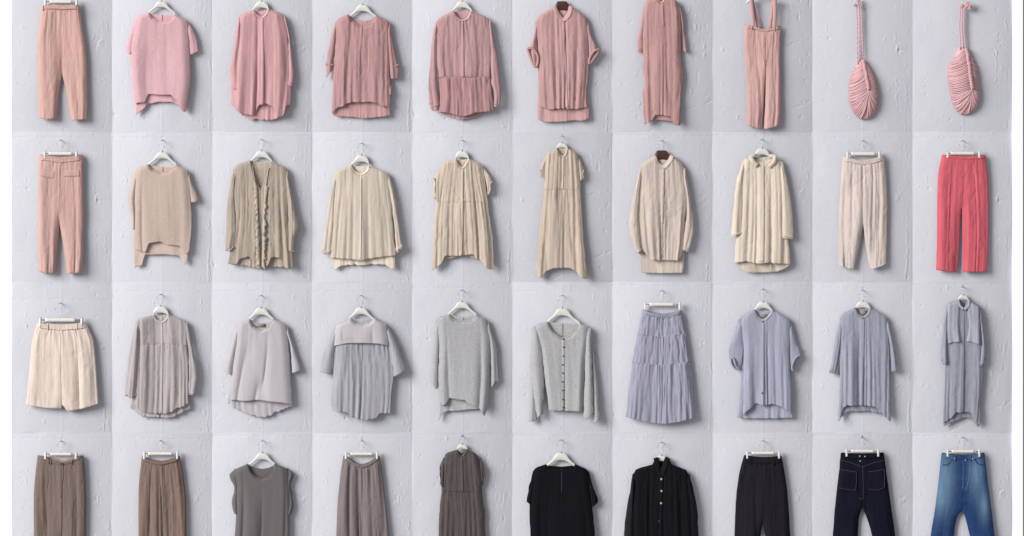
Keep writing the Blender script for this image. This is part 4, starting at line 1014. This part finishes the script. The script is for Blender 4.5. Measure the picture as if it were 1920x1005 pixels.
for i, (a, b) in enumerate((([(x, y + 6) for x, y in W], [(x, y + 2) for x, y in t1]), (t1, [(x, y + 2) for x, y in t2]), (t2, D3([(104, 874), (180, 892), (250, 910), (350, 921), (450, 906), (549, 880)])))):
    yy = np.mean([p[1] for p in a])
    sheet(th, 'tier', SL, SR, a, b, mm, d0=8.8 + .25 * i, D=6.5, style='tier', seed=60, edge=.1, topfall=0, amp=1.0, gather=[(yy, 46, 1.5)], hemk=.1, fade=(4, 3 if i < 2 else .1), scallop=(13, .4 if i == 2 else 0))
clip_hanger(D3.x(258), D3.x(415), D3.y(160), D3.y(180), D3.x(232), D3.x(448), 545, D3.y(204), CL % s_, hooklab=KL % s_, front=17)
top_garment(D3, 'sheer_shirt', 'pale blue half sleeved shirt with rolled cuffs and two dark buttons', 'shirt', (178, 182, 202), 'gauze', 'soft',
            [(835, 255), (850, 500), (848, 700), (845, 900)], [(1145, 265), (1136, 500), (1150, 700), (1150, 880)],
            [(910, 203), (940, 250), (970, 268), (1010, 240), (1032, 203)], [(820, 252), (1145, 267)],
            [(845, 868), (860, 845), (892, 822), (925, 790), (965, 805), (1030, 795), (1085, 810), (1140, 850), (1150, 870)],
            back=[(912, 205), (970, 214), (1030, 206)], bL=[(825, 250), (835, 600), (804, 900)], bR=[(1142, 265), (1150, 700), (1158, 900)],
            bhem=[(804, 876), (860, 888), (950, 885), (1050, 886), (1158, 882)], bk=.95,
            sleeves=[sl([(818, 262), (778, 380), (755, 470), (768, 560), (780, 580)], [(850, 268), (850, 450), (830, 580)], [(764, 510), (800, 560), (830, 572)], roll=[(768, 500, 0), (790, 512, 3), (800, 560, 2), (826, 572, 0), (800, 580, 0), (772, 545, 0)], rr=1.9),
                     sl([(1125, 300), (1132, 500), (1152, 600)], [(1148, 275), (1180, 400), (1206, 492), (1206, 520)], [(1135, 575), (1158, 586), (1206, 498)], roll=[(1203, 488, 0), (1172, 500, 3), (1150, 560, 2), (1158, 584, 0)], rr=2.2)],
            collar=4.5, placket=((970, 272), (966, 800), 4.2), buttons=[(970, 278), (965, 725)], br=1.5, tag=(945, 232, 1000, 256), vee=.2,
            hanger=(972, 150, .98, 542), hlab=HL % 'pale blue rolled cuff shirt', klab=KL % 'pale blue rolled cuff shirt', sheer=.14)
top_garment(E3, 'boxy_shirt', 'pale blue grey boxy shirt with gathered short sleeves and pointed hem corners', 'shirt', (170, 174, 192), 'gauze', 'linen',
            [(185, 235), (180, 400), (182, 600), (166, 930)], [(475, 245), (490, 450), (494, 650), (502, 930)],
            [(272, 189), (295, 234), (327, 249), (355, 230), (372, 189)], [(185, 237), (475, 247)],
            [(168, 908), (192, 880), (196, 820), (230, 802), (330, 806), (400, 810), (445, 850), (470, 882), (502, 910)], back=[(274, 192), (325, 198), (370, 192)],
            bhem=[(170, 880), (215, 868), (220, 842), (330, 838), (440, 852), (498, 880)], bk=.85,
            sleeves=[sl([(182, 255), (152, 380), (132, 520), (115, 600)], [(204, 270), (192, 400), (172, 520), (154, 615)], [(115, 602), (154, 605)], roll=[(114, 592, 0), (130, 578, 2), (152, 596, 0)], rr=1.8),
                     sl([(465, 280), (495, 450), (504, 600)], [(482, 258), (510, 380), (530, 500), (541, 590)], [(504, 594), (541, 584)], roll=[(504, 575, 0), (520, 586, 2), (540, 568, 0)], rr=1.8)],
            collar=4.5, placket=((327, 252), (318, 800), 4.2), scallop=(9, 0.52), bscallop=(12, 1.05), buttons=[(326, 256)], br=1.3, vee=.2, tag=(305, 208, 352, 240), hanger=(325, 147, .98, 544), hlab=HL % 'pale blue grey boxy shirt', klab=KL % 'pale blue grey boxy shirt', sheer=.12)
th, fp = top_garment(E3, 'shirt_dress', 'blue grey long sleeved shirt dress with open cape flaps at the chest', 'dress', (166, 168, 184), 'gauze', 'linen',
            [(850, 165), (838, 350), (840, 600), (832, 800), (828, 960)], [(1060, 180), (1072, 350), (1080, 600), (1062, 800), (1060, 960)],
            [(922, 138), (940, 185), (955, 202), (970, 185), (990, 140)], [(850, 168), (1060, 183)], [(828, 918), (860, 898), (888, 880), (892, 855), (950, 845), (1005, 850), (1022, 898), (1060, 925)],
            back=[(924, 140), (955, 146), (988, 142)], bhem=[(830, 938), (900, 902), (960, 882), (1010, 890), (1045, 940), (1060, 935)], bk=.85,
            sleeves=[sl([(848, 180), (825, 350), (812, 500), (810, 550)], [(862, 190), (856, 400), (862, 560)], [(810, 530), (838, 548), (862, 545)], cuff=[(813, 512), (860, 528)], d=11, amp=.9),
                     sl([(1052, 200), (1068, 400), (1046, 560)], [(1064, 188), (1082, 350), (1098, 500), (1085, 560)], [(1046, 550), (1086, 556)], cuff=[(1048, 535), (1090, 538)], d=11, amp=.9)],
            collar=4.5, placket=((955, 205), (950, 845), 3.6), hanger=(955, 108, .72, 538), hlab=HL % 'blue grey shirt dress', klab=KL % 'blue grey shirt dress')
for a, b, tt, bb in ([(852, 168), (850, 300), (858, 430)], [(938, 190), (930, 300), (942, 430)], [(850, 170), (922, 142), (940, 190)], [(855, 418), (940, 400)]), ([(972, 190), (985, 300), (968, 430)], [(1058, 183), (1060, 300), (1064, 430)], [(970, 190), (990, 144), (1060, 186)], [(966, 400), (1062, 420)]):
    sheet(th, 'cape_flap', E3(a), E3(b), E3(tt), E3(bb), fabric((170, 172, 190), 'gauze'), d0=11.5, D=7, style='linen', seed=19, amp=.7, edge=.14, topfall=3)
for q in ([(922, 140), (930, 175), (955, 200)], [(990, 142), (985, 178), (958, 202)]):
    V, F = ribbon(E3(q), (3, 5.5), 18.5, 1.2); th.part('collar_leaf', V, F, fabric((176, 178, 196), 'gauze'))
for x_, y_ in ((828, 543), (1080, 546), (1090, 510)):
    V, F = disc(E3.x(x_), E3.y(y_), 17.8, .9, .7); th.part('button', V, F, B_DARK)

# ---- fourth row
s_ = 'brown flat front trousers'
t = pants(A4, 'trousers', 'brown wide trousers with dark waist button and pleated front', 'trousers', (128, 111, 103), 'linen', 'linen',
          [(345, 250), (325, 400), (310, 600), (308, 984), (305, 1300)], [(756, 254), (775, 500), (779, 700), (775, 1300)],
          [(345, 255), (400, 262), (440, 285), (560, 320), (640, 300), (690, 268), (756, 258)], (562, 960), [(560, 980), (545, 1300)], [(564, 980), (580, 1300)],
          [(305, 1290), (545, 1295)], [(580, 1295), (775, 1290)], band=6, gather=False, back_dip=[(345, 254), (410, 262), (500, 285), (570, 305), (690, 264), (756, 256)], lining=fabric((176, 150, 138), 'linen'),
          hanger=(455, 655, 232, 258, 415, 690, 827, 290), hlab=CL % s_, klab=KL % s_, loops=[(445, 292), (465, 300), (655, 300)], vee=.15)
V, F = disc(A4.x(563), A4.y(329), 17.5, 2.1, 1.0); t.part('button', V, F, B_DARK)
stitch(t, A4, [(574, 345), (580, 420), (566, 520), (560, 640)], fabric((128, 111, 103), 'linen', 0, .6), 15.6, .7, 'fly')
s_ = 'reddish brown gathered trousers'
pants(A4, 'trousers', 'reddish brown gathered elastic waist trousers with dense vertical folds', 'trousers', (135, 112, 102), 'linen', 'pleat',
      [(1280, 262), (1260, 450), (1250, 650), (1250, 1000), (1245, 1320)], [(1622, 262), (1655, 450), (1676, 650), (1682, 1000), (1690, 1320)],
      [(1280, 268), (1340, 290), (1400, 306), (1450, 312), (1510, 304), (1580, 280), (1622, 264)], (1462, 1100), [(1460, 1120), (1440, 1320)], [(1464, 1120), (1485, 1320)],
      [(1245, 1300), (1440, 1310)], [(1485, 1310), (1690, 1300)], band=6, hanger=(1335, 1560, 226, 254, 1303, 1600, 826, 290), amp=1.35, hlab=CL % s_, klab=KL % s_)
top_garment(B4, 'tank_top', 'dark grey sleeveless round neck tank top on white hanger', 'tank top', (107, 102, 103), 'jersey', 'jersey',
            [(240, 398), (262, 550), (262, 750), (250, 1005), (240, 1200)], [(740, 388), (755, 600), (752, 800), (750, 1005), (755, 1200)],
            [(368, 337), (400, 410), (445, 455), (500, 470), (560, 448), (600, 395), (618, 338)], [(240, 402), (740, 392)], [(240, 1160), (500, 1165), (755, 1160)],
            back=[(372, 350), (440, 378), (500, 386), (560, 376), (614, 350)],
            sleeves=[sl([(250, 385), (203, 445), (242, 560), (224, 700), (248, 820)], [(275, 385), (282, 600), (280, 820)], [(248, 800), (280, 800)], amp=.4),
                     sl([(720, 380), (735, 600), (730, 820)], [(742, 378), (792, 440), (762, 530), (788, 715), (760, 820)], [(730, 805), (760, 805)], amp=.4)],
            hanger=(502, 234, 1.02, 826), hlab=HL % 'dark grey tank top', klab=KL % 'dark grey tank top', D=7)
s_ = 'mauve grey gathered trousers'
pants(B4, 'trousers', 'mauve grey gathered trousers sagging between the clips at the waist', 'trousers', (133, 121, 122), 'linen', 'pleat',
      [(1245, 262), (1212, 500), (1190, 750), (1180, 1005), (1170, 1330)], [(1580, 264), (1612, 500), (1640, 750), (1665, 1005), (1685, 1330)],
      [(1245, 265), (1290, 285), (1340, 325), (1410, 352), (1480, 330), (1540, 290), (1580, 270)], (1415, 1000), [(1413, 1030), (1395, 1330)], [(1417, 1030), (1440, 1330)],
      [(1170, 1310), (1395, 1320)], [(1440, 1320), (1685, 1310)], band=5.5, amp=1.3, hanger=(1310, 1520, 233, 262, 1270, 1556, 826, 295), hlab=CL % s_, klab=KL % s_)
top_garment(C4, 'long_dress', 'dark mauve brown cap sleeved dress with gathered waist seam', 'dress', (99, 88, 88), 'gauze', 'linen',
            [(312, 250), (292, 450), (285, 600), (264, 800), (258, 1300)], [(620, 260), (655, 450), (656, 600), (680, 800), (690, 1300)],
            [(425, 208), (440, 245), (468, 268), (492, 250), (518, 206)], [(312, 252), (620, 262)], [(258, 1290), (400, 1250), (560, 1250), (690, 1290)],
            back=[(427, 215), (470, 232), (516, 214)], gather=[(600, 24, 1.0)], seams=[[(300, 588), (470, 592), (650, 598)]],
            sleeves=[sl([(305, 278), (270, 370), (272, 480), (282, 560)], [(325, 290), (305, 550)], [(278, 545), (306, 545)], roll=[(270, 368, 2), (280, 400, 0), (270, 440, 2), (280, 480, 0), (276, 525, 1)], rr=1.0),
                     sl([(625, 300), (650, 520)], [(640, 282), (678, 400), (660, 545)], [(650, 535), (662, 535)], roll=[(662, 350, 2), (676, 400, 0), (668, 440, 2), (662, 500, 1)], rr=1.0)],
            collar=3.6, placket=((468, 270), (478, 590), 3.6), tag=(445, 225, 495, 245), hanger=(475, 155, .72, 818), hlab=HL % 'dark mauve brown dress', klab=KL % 'dark mauve brown dress')
top_garment(C4, 'black_blouse', 'black round neck short sleeved top with centre back seam', 'blouse', (27, 27, 34), 'jersey', 'jersey',
            [(1130, 385), (1105, 600), (1092, 800), (1100, 1005), (1100, 1250)], [(1635, 400), (1664, 700), (1676, 800), (1690, 1005), (1695, 1250)],
            [(1240, 342), (1256, 366), (1320, 372), (1385, 376), (1450, 372), (1500, 366), (1512, 342)], [(1130, 388), (1635, 402)], [(1100, 1200), (1695, 1200)],
            back=[(1242, 352), (1385, 366), (1512, 352)],
            sleeves=[sl([(1128, 400), (1082, 580), (1066, 680), (1095, 730)], [(1150, 405), (1135, 560), (1115, 730)], [(1066, 682), (1092, 714), (1120, 705)], amp=.4),
                     sl([(1615, 420), (1660, 600), (1672, 760)], [(1638, 408), (1682, 570), (1720, 690), (1720, 760)], [(1670, 742), (1720, 694)], amp=.4)],
            hanger=(1382, 234, 1.12, 825), hlab=HL % 'black round neck top', klab=KL % 'black round neck top', sheer=.03, D=7)
stitch(own('black_blouse'), C4, [(1387, 380), (1388, 480), (1386, 600)], plain('black_seam', (58, 58, 66)), 16.8, .4, 'seam')
top_garment(D4, 'black_shirt', 'black high collar shirt with a row of pale metal buttons', 'shirt', (34, 35, 42), 'gauze', 'gauze',
            [(225, 418), (222, 700), (226, 1005), (228, 1300)], [(740, 418), (760, 700), (776, 1005), (780, 1300)],
            [(438, 282), (455, 350), (470, 410), (487, 432), (505, 400), (525, 340), (548, 282)], [(225, 425), (740, 425)], [(225, 1240), (780, 1240)],
            back=[(440, 275), (490, 300), (546, 275)],
            sleeves=[sl([(222, 435), (182, 700), (156, 850), (147, 1005), (140, 1200)], [(262, 440), (240, 700), (228, 900), (226, 1200)], [(140, 1190), (226, 1195)], d=10, D=6),
                     sl([(715, 450), (748, 700), (768, 1005), (770, 1200)], [(745, 430), (790, 600), (820, 800), (830, 1005), (835, 1200)], [(770, 1195), (835, 1190)], d=10, D=6)],
            shl=[(240, 398), (300, 372), (405, 345), (418, 320)], shr=[(572, 320), (585, 345), (680, 380), (728, 400)], collar=10, placket=((487, 440), (478, 1240), 6.5), buttons=[(487, 478), (489, 587), (485, 699)], bmat=B_PEARL, br=2.0, hanger=(490, 258, .86, 829), hlab=HL % 'black high collar shirt', klab=KL % 'black high collar shirt')
V, F = disc(D4.x(467), D4.y(865), 18.4, 1.7, .7); own('black_shirt').part('button', V, F, B_DARK)
s_ = 'black elastic waist trousers'
pants(D4, 'trousers', 'black elastic waist wide trousers with belt loops', 'trousers', (46, 43, 52), 'linen', 'crisp',
      [(1248, 258), (1200, 450), (1175, 650), (1160, 1005), (1150, 1330)], [(1592, 262), (1626, 450), (1655, 700), (1672, 1005), (1680, 1330)],
      [(1248, 263), (1330, 278), (1420, 284), (1500, 282), (1592, 268)], (1420, 870), [(1417, 890), (1398, 1005), (1370, 1330)], [(1423, 890), (1442, 1005), (1475, 1330)],
      [(1150, 1310), (1370, 1320)], [(1475, 1320), (1680, 1310)], band=11, hanger=(1315, 1530, 226, 254, 1277, 1568, 826, 290), hlab=CL % s_, klab=KL % s_, loops=[(1310, 285), (1520, 290)], amp=1.1)
s_ = 'dark indigo jeans'
t = pants(E4, 'jeans', 'dark indigo jeans seen from behind with outlined patch pockets', 'jeans', (30, 31, 52), 'denim', 'denim',
          [(268, 232), (252, 400), (222, 650), (196, 984), (180, 1300)], [(655, 232), (690, 500), (732, 800), (758, 984), (775, 1300)],
          [(268, 237), (360, 244), (460, 248), (560, 244), (655, 237)], (462, 720), [(456, 735), (430, 830), (422, 984), (415, 1300)], [(468, 735), (512, 850), (550, 984), (590, 1300)],
          [(180, 1290), (415, 1300)], [(590, 1300), (775, 1290)], band=8, gather=False, hanger=(358, 568, 204, 232, 318, 602, 820, 266), hlab=CL % s_, klab=KL % s_, amp=.7)
for q, dd in (([(270, 300), (360, 322), (455, 358), (560, 322), (655, 300)], 15.6), ([(462, 358), (466, 500), (466, 650), (430, 640)], 15.4)):
    stitch(t, E4, q, THREAD, dd, .28)
for q, outw in (([(255, 378), (330, 392), (415, 405), (408, 490), (400, 572), (310, 562), (238, 545), (246, 460), (255, 378)], 0), ([(500, 402), (580, 392), (665, 378), (668, 460), (660, 545), (600, 570), (512, 560), (505, 480), (500, 402)], 0)):
    P = E4(q); cx_ = np.mean([p[0] for p in P]); cy_ = np.mean([p[1] for p in P])
    xs = np.linspace(min(p[0] for p in P) + 1.5, max(p[0] for p in P) - .5, 22)
    tp = P[:3]; bt = sorted(P[4:7])
    X = np.repeat(xs[:, None], 16, 1); ya = np.interp(xs, [p[0] for p in tp], [p[1] for p in tp]); yb_ = np.interp(xs, [p[0] for p in bt], [p[1] for p in bt])
    Yq = ya[:, None] + (yb_ - ya)[:, None] * np.linspace(0, 1, 16)
    OLp, ORp = E4([(268, 232), (252, 400), (222, 650)]), E4([(655, 232), (690, 500), (700, 560)])
    X = np.clip(X, Xof(OLp, Yq) + .6, Xof(ORp, Yq) - .6)
    fu = (X - Xof(E4([(268, 232), (252, 400), (222, 650)]), Yq)) / (Xof(E4([(655, 232), (690, 500), (700, 560)]), Yq) - Xof(E4([(268, 232), (252, 400), (222, 650)]), Yq))
    e_ = np.clip(np.minimum(fu, 1 - fu) / .13, 0, 1); Dq = 9.2 + 6.8 * np.sqrt(np.clip(1 - (1 - e_) ** 2, 0, 1)) + .4 * noise(X * .1, Yq * .1, 2)
    V, F = shell(X, Yq, Dq, 1.4); pk = t.part('patch_pocket', V, F, fabric((31, 32, 54), 'denim'))
    f_ = lambda x, y: float(Dq[np.argmin(np.abs(xs - x)), np.argmin(np.abs(Yq[np.argmin(np.abs(xs - x))] - y))])
    for seg_ in (P[:3], P[2:5], P[4:7]):
        s = np.linspace(0, len(seg_) - 1, 16); sx = np.clip(np.interp(s, range(len(seg_)), [p[0] for p in seg_]), X.min() + 1.2, X.max() - 1.2); sy = np.interp(s, range(len(seg_)), [p[1] for p in seg_])
        V, F = tube([(x + (cx_ - x) * .02, y + (cy_ - y) * .02, f_(x, y) + .15) for x, y in zip(sx, sy)], .28, 6); t.part('stitching', V, F, THREAD, parent=pk)
for x_, y_ in ((435, 262), (482, 265), (440, 305)):
    V, F = disc(E4.x(x_), E4.y(y_), 17.2 if y_ < 300 else 15.6, 1.3, .7); t.part('rivet', V, F, B_PEARL)
s_ = 'faded blue jeans'
t = pants(E4, 'jeans', 'faded mid blue jeans with worn pale thighs at bottom right corner', 'jeans', (26, 60, 112), 'washed', 'denim',
          [(1174, 232), (1150, 450), (1120, 700), (1075, 984), (1040, 1300)], [(1560, 234), (1590, 500), (1622, 750), (1652, 984), (1690, 1300)],
          [(1174, 237), (1260, 250), (1365, 258), (1470, 250), (1560, 238)], (1362, 735), [(1354, 750), (1312, 810), (1284, 984), (1240, 1300)], [(1366, 750), (1396, 850), (1428, 984), (1480, 1300)],
          [(1040, 1290), (1240, 1300)], [(1480, 1300), (1690, 1290)], band=8, gather=False, hanger=(1262, 1470, 206, 234, 1226, 1510, 820, 268), hlab=CL % s_, klab=KL % s_, amp=.7,
          loops=[(1296, 262), (1430, 262)])
for q in ([(1178, 350), (1215, 352), (1250, 330), (1275, 290)], [(1558, 350), (1520, 352), (1480, 330), (1462, 290)], [(1365, 300), (1366, 420), (1362, 560)], [(1420, 300), (1424, 420), (1405, 520), (1385, 570)]):
    stitch(t, E4, q, plain('faded_seam', (96, 128, 160)), 15.6, .35)
for q in ([(1182, 340), (1215, 342), (1246, 322), (1268, 288)], [(1552, 340), (1520, 342), (1488, 322), (1470, 288)]):
    stitch(t, E4, q, plain('dark_pocket_mouth', (24, 40, 76)), 15.0, .9, 'pocket_mouth')
for x_, y_ in ((1285, 285), (1383, 297), (1447, 285)):
    V, F = disc(E4.x(x_), E4.y(y_), 17.3, 1.2, .7); t.part('rivet', V, F, B_PEARL)


# ---------------------------------------------------------------- the wall
XE = [21, 209.2, 397, 585, 772.6, 960.6, 1148, 1336, 1523.6, 1711.6, 1899]
YE = [-35, 247.2, 528.8, 811.2, 1093]
wall = bpy.data.objects.new('wall', mesh_from(*(lambda b: b)(
    (np.array([(x * M, y * M, z * M) for x in (-1500, 1500) for y in (18, 50) for z in (-800, 800)], float),
     [(0, 1, 3, 2), (4, 6, 7, 5), (0, 4, 5, 1), (2, 3, 7, 6), (0, 2, 6, 4), (1, 5, 7, 3)])), 'wall', MOUNT, False))
COL.objects.link(wall); wall['kind'] = 'structure'; wall['label'] = 'white wall behind the grid of plaster panels'
PW, PH = 187.8, 282.0


def panel_mesh(kindB, yl, seed):
    r = 1.5; nu = int(PW / r) + 1; nv = int(PH / r) + 1
    X, Y = np.meshgrid(np.linspace(0, PW, nu), np.linspace(0, PH, nv), indexing='ij')
    u = X / PW * 2 - 1; v = Y / PH * 2 - 1
    H = BOWX * (1 - u * u) + BOWY * (1 - v * v)
    H = H + .4 * noise(X * .03, Y * .02, seed) + .08 * noise(X * .12, Y * .10, seed + 1) + .03 * noise(X * .4, Y * .35, seed + 2)

    rj = random.Random(seed * 7 + 1); jit = lambda: (rj.uniform(-5, 5), rj.uniform(-7, 7))

    def seg(pts, wd, h, rough=.5, gate=0.0):
        out = np.zeros_like(X); wd = max(wd, 1.0)
        P = np.array(pts, float)
        for a, b in zip(P[:-1], P[1:]):
            ab = b - a; t = np.clip(((X - a[0]) * ab[0] + (Y - a[1]) * ab[1]) / (ab @ ab), 0, 1)
            jx = 1.2 * noise(Y * .12, X * .02, seed + 7) * rough; jy = 1.2 * noise(X * .12, Y * .02, seed + 8) * rough
            dd = np.hypot(X - a[0] - t * ab[0] - jx, Y - a[1] - t * ab[1] - jy)
            out = np.maximum(out, np.exp(-(dd / wd) ** 2))
        g = sst(gate, gate + .35, noise(X * .16, Y * .13, seed + 9)) if gate > -1 else 1
        return h * out * g

    def blot(cx, cy, rr, h, s=1.0):
        dd = np.hypot((X - cx), (Y - cy) / s)
        n_ = noise(X * .33 + cx, Y * .24 + cy * .7, seed) + .5 * noise(X * .8, Y * .6, seed + 3)
        return h * np.exp(-(dd / rr) ** 2) * n_
    for _i in range(22):
        H += blot(rj.uniform(6, PW - 6), rj.uniform(6, PH - 6), rj.uniform(.9, 1.9), rj.uniform(.7, 1.9), rj.uniform(.8, 2.2))
    if not kindB:
        H += seg([(0, yl), (PW, yl + 2)], .9, -.75, .5, -.25)
        H += seg([(88, yl), (PW, yl + 2.5)], 1.1, 1.0, 1.6, .1)
        H += seg([(94, 0), (94.3, PH)], .8, .35, .15, -1)
        H += seg([(24 + 40, 0), (24 + 40.5, yl)], .8, .3, .2, .0)
        for (x0, y0, x1, y1, h, g) in ((158, 95, 160, 235, .9, -.3), (180, 150, 178, 278, 1.1, -.3), (165, 18, 164, 70, .5, -.3), (171, 20, 170, 62, .4, 0), (181, 20, 178, 60, .8, 0),
                                       (26, 60, 28, 78, .8, -.2), (24, 78, 27, 88, 1.0, -.5), (112, 0, 112, 14, .5, -.2), (160, 100, 154, 112, 1.2, -.4),
                                       (165, 235, 176, 262, .6, -.2), (177, 240, 182, 274, 1.0, -.3), (176, 78, 180, 92, 1.0, -.5)):
            jx_, jy_ = jit(); x0 += jx_; x1 += jx_; y0 += jy_; y1 += jy_; h *= rj.uniform(.3, 1.2)
            H += seg([(x0, y0), ((x0 + x1) / 2 + 1.5, (y0 + y1) / 2), (x1, y1)], 1.0, h, 1.3, g)
            H -= seg([(x0 + 1.8, y0 + 1), ((x0 + x1) / 2 + 3.2, (y0 + y1) / 2), (x1 + 1.8, y1)], 1.0, h * .6, 1.3, g)
        for (cx, cy, rr, h, s) in ((165, 121, 7, 1.1, 1.3), (160, 130, 4, 1.0, 1.9), (172, 118, 3, 1.0, 1.4), (12, 110, 2, 1.0, 1.6), (28, 172, 2.2, 1.2, 1.3), (26, 188, 2, 1.0, 2),
                                   (66, 258, 3.0, 1.6, 1.1), (157, 192, 2.3, 1.9, 1.5), (156, 46, 1.8, 1.4, 1.3), (22, 25, 1.5, 1.3, 1), (4, 250, 3.0, 1.5, 1.5),
                                   (146, 252, 1.5, 1.0, 1.2), (105, 248, 1.6, .9, 1), (168, 272, 2, 1.3, 1.5), (71, 4, 1.5, 1.4, 1.2), (150, 5, 1.7, 1.4, 1.2), (10, 205, 1.5, .8, 2),
                                   (40, 130, 1.4, .7, 1), (130, 268, 1.4, .9, 1), (18, 140, 3, .5, 2.2), (170, 160, 3, .9, 1.6), (176, 180, 2, .9, 3)):
            jx_, jy_ = jit(); H += blot(cx + jx_, cy + jy_, rr, h * rj.uniform(.3, 1.3), s)
    else:
        H += seg([(0, 235), (30, 238), (55, 246), (60, 247)], .8, -.7, .8, -.3)
        H += seg([(136, 244), (150, 236), (165, 232), (176, 228), (188, 222)], .9, -1.0, 1.4, -.5)
        H += seg([(70, 279), (82, 274), (92, 268)], 1.0, -1.6, 1.2, -.6)
        H += seg([(92, 268), (104, 262)], .8, -1.0, 1.0, -.4)
        if yl > 0: H += seg([(0, yl), (PW, yl + 1)], .9, -.6, .5, -.2)
        rng = random.Random(seed)
        for i in range(26):
            x0 = 128 + rng.random() * 56; y0 = 25 + rng.random() * 150; l = 6 + rng.random() * 22
            H += seg([(x0, y0), (x0 - 1 + rng.random(), y0 + l)], .8, .8 if i % 2 else -.8, .8, -.3)
        for i in range(20):
            x0 = 8 + rng.random() * 172; y0 = 10 + rng.random() * 262
            H += blot(x0, y0, 1.2 + rng.random() * 2, 1.5, 1.3)
        H += blot(144, 60, 4, 1.6, 1.2) + blot(17, 192, 4, 1.0, 1.2) + blot(150, 205, 3, 1.3, 1)
    base_ = BOWX * (1 - u * u) + BOWY * (1 - v * v); H = base_ + (H - base_) * 1.0
    H[0, :] = H[0, :] * 0 + (BOWY * (1 - v[0] ** 2)); H[-1, :] = H[0, :]
    H[:, 0] = BOWX * (1 - u[:, 0] ** 2); H[:, -1] = H[:, 0]
    n = nu * nv; D = H - 10
    V = np.stack([X.ravel(), Y.ravel(), D.ravel()], 1); idx = np.arange(n).reshape(nu, nv)
    ring = np.concatenate([idx[:-1, 0], idx[-1, :-1], idx[:0:-1, -1], idx[0, :0:-1]]); m_ = len(ring)
    Vr = V[ring].copy(); Vb = Vr.copy(); Vb[:, 2] = -20
    a = n + np.arange(m_); b = n + (np.arange(m_) + 1) % m_
    F = np.concatenate([grid_faces(nu, nv), np.stack([a, b, b + m_, a + m_], 1)])
    V = np.concatenate([V, Vr, Vb])
    V = np.stack([(V[:, 0] - PW / 2) * M, -V[:, 2] * M, (PH / 2 - V[:, 1]) * M], 1)
    return mesh_from(V, F, 'plaster_panel', PLASTER_DIM if kindB else PLASTER)


BOWX, BOWY = 8.0, 5.0  # bow added to shape the shading: each panel falls from bright left to darker right
SPEC = [[('A', 6), ('A', 6), ('A', 6), ('A', 10), ('A', 6), ('A', 6), ('B', 0), ('B', 0), ('A', 10), ('A', 17)],
        [('A', 10), ('A', 10), ('A', 6), ('A', 17), ('A', 10), ('B', 0), ('A', 6), ('A', 6), ('A', 10), ('A', 10)],
        [('A', 32), ('A', 17), ('A', 17), ('A', 17), ('A', 10), ('A', 17), ('A', 6), ('A', 6), ('A', 10), ('B', 4)],
        [('A', 10), ('A', 10), ('A', 6), ('A', 10), ('B', 4), ('A', 6), ('A', 10), ('A', 10), ('A', 6), ('A', 6)]]
cache = {}
for r_ in range(4):
    for c_ in range(10):
        kk = SPEC[r_][c_] + ((c_ + r_ * 2) % 3,)
        if kk not in cache: cache[kk] = panel_mesh(kk[0] == 'B', kk[1], 100 + len(cache) * 13)
        o = bpy.data.objects.new('plaster_panel', cache[kk]); COL.objects.link(o); o.parent = wall
        o.location = (wx((XE[c_] + XE[c_ + 1]) / 2), 0, wz((YE[r_] + YE[r_ + 1]) / 2))
        o.scale = ((XE[c_ + 1] - XE[c_]) / PW, 1, (YE[r_ + 1] - YE[r_]) / PH)
for nm, x0, x1 in (('mount_board', -400, 21.0), ('mount_board', 1899.0, 1918.2), ('mount_board', 1921, 2300)):
    V = np.array([(x, y, z) for x in (wx(x0), wx(x1)) for y in ((4.5 if x0 == 1899.0 else 9.6) * M, 20 * M) for z in (wz(1500), wz(-500))], float)
    o = bpy.data.objects.new(nm, mesh_from(V, [(0, 1, 3, 2), (4, 6, 7, 5), (0, 4, 5, 1), (2, 3, 7, 6), (0, 2, 6, 4), (1, 5, 7, 3)], nm, MOUNT, False))
    COL.objects.link(o); o.parent = wall
V = np.array([(x, y, z) for x in (wx(1918.2), wx(1921)) for y in (3.0 * M, 20 * M) for z in (wz(1500), wz(-500))], float)
o = bpy.data.objects.new('edge_strip', mesh_from(V, [(0, 1, 3, 2), (4, 6, 7, 5), (0, 4, 5, 1), (2, 3, 7, 6), (0, 2, 6, 4), (1, 5, 7, 3)], 'edge_strip', plain('grey_edge', (110, 108, 112)), False))
COL.objects.link(o); o.parent = wall
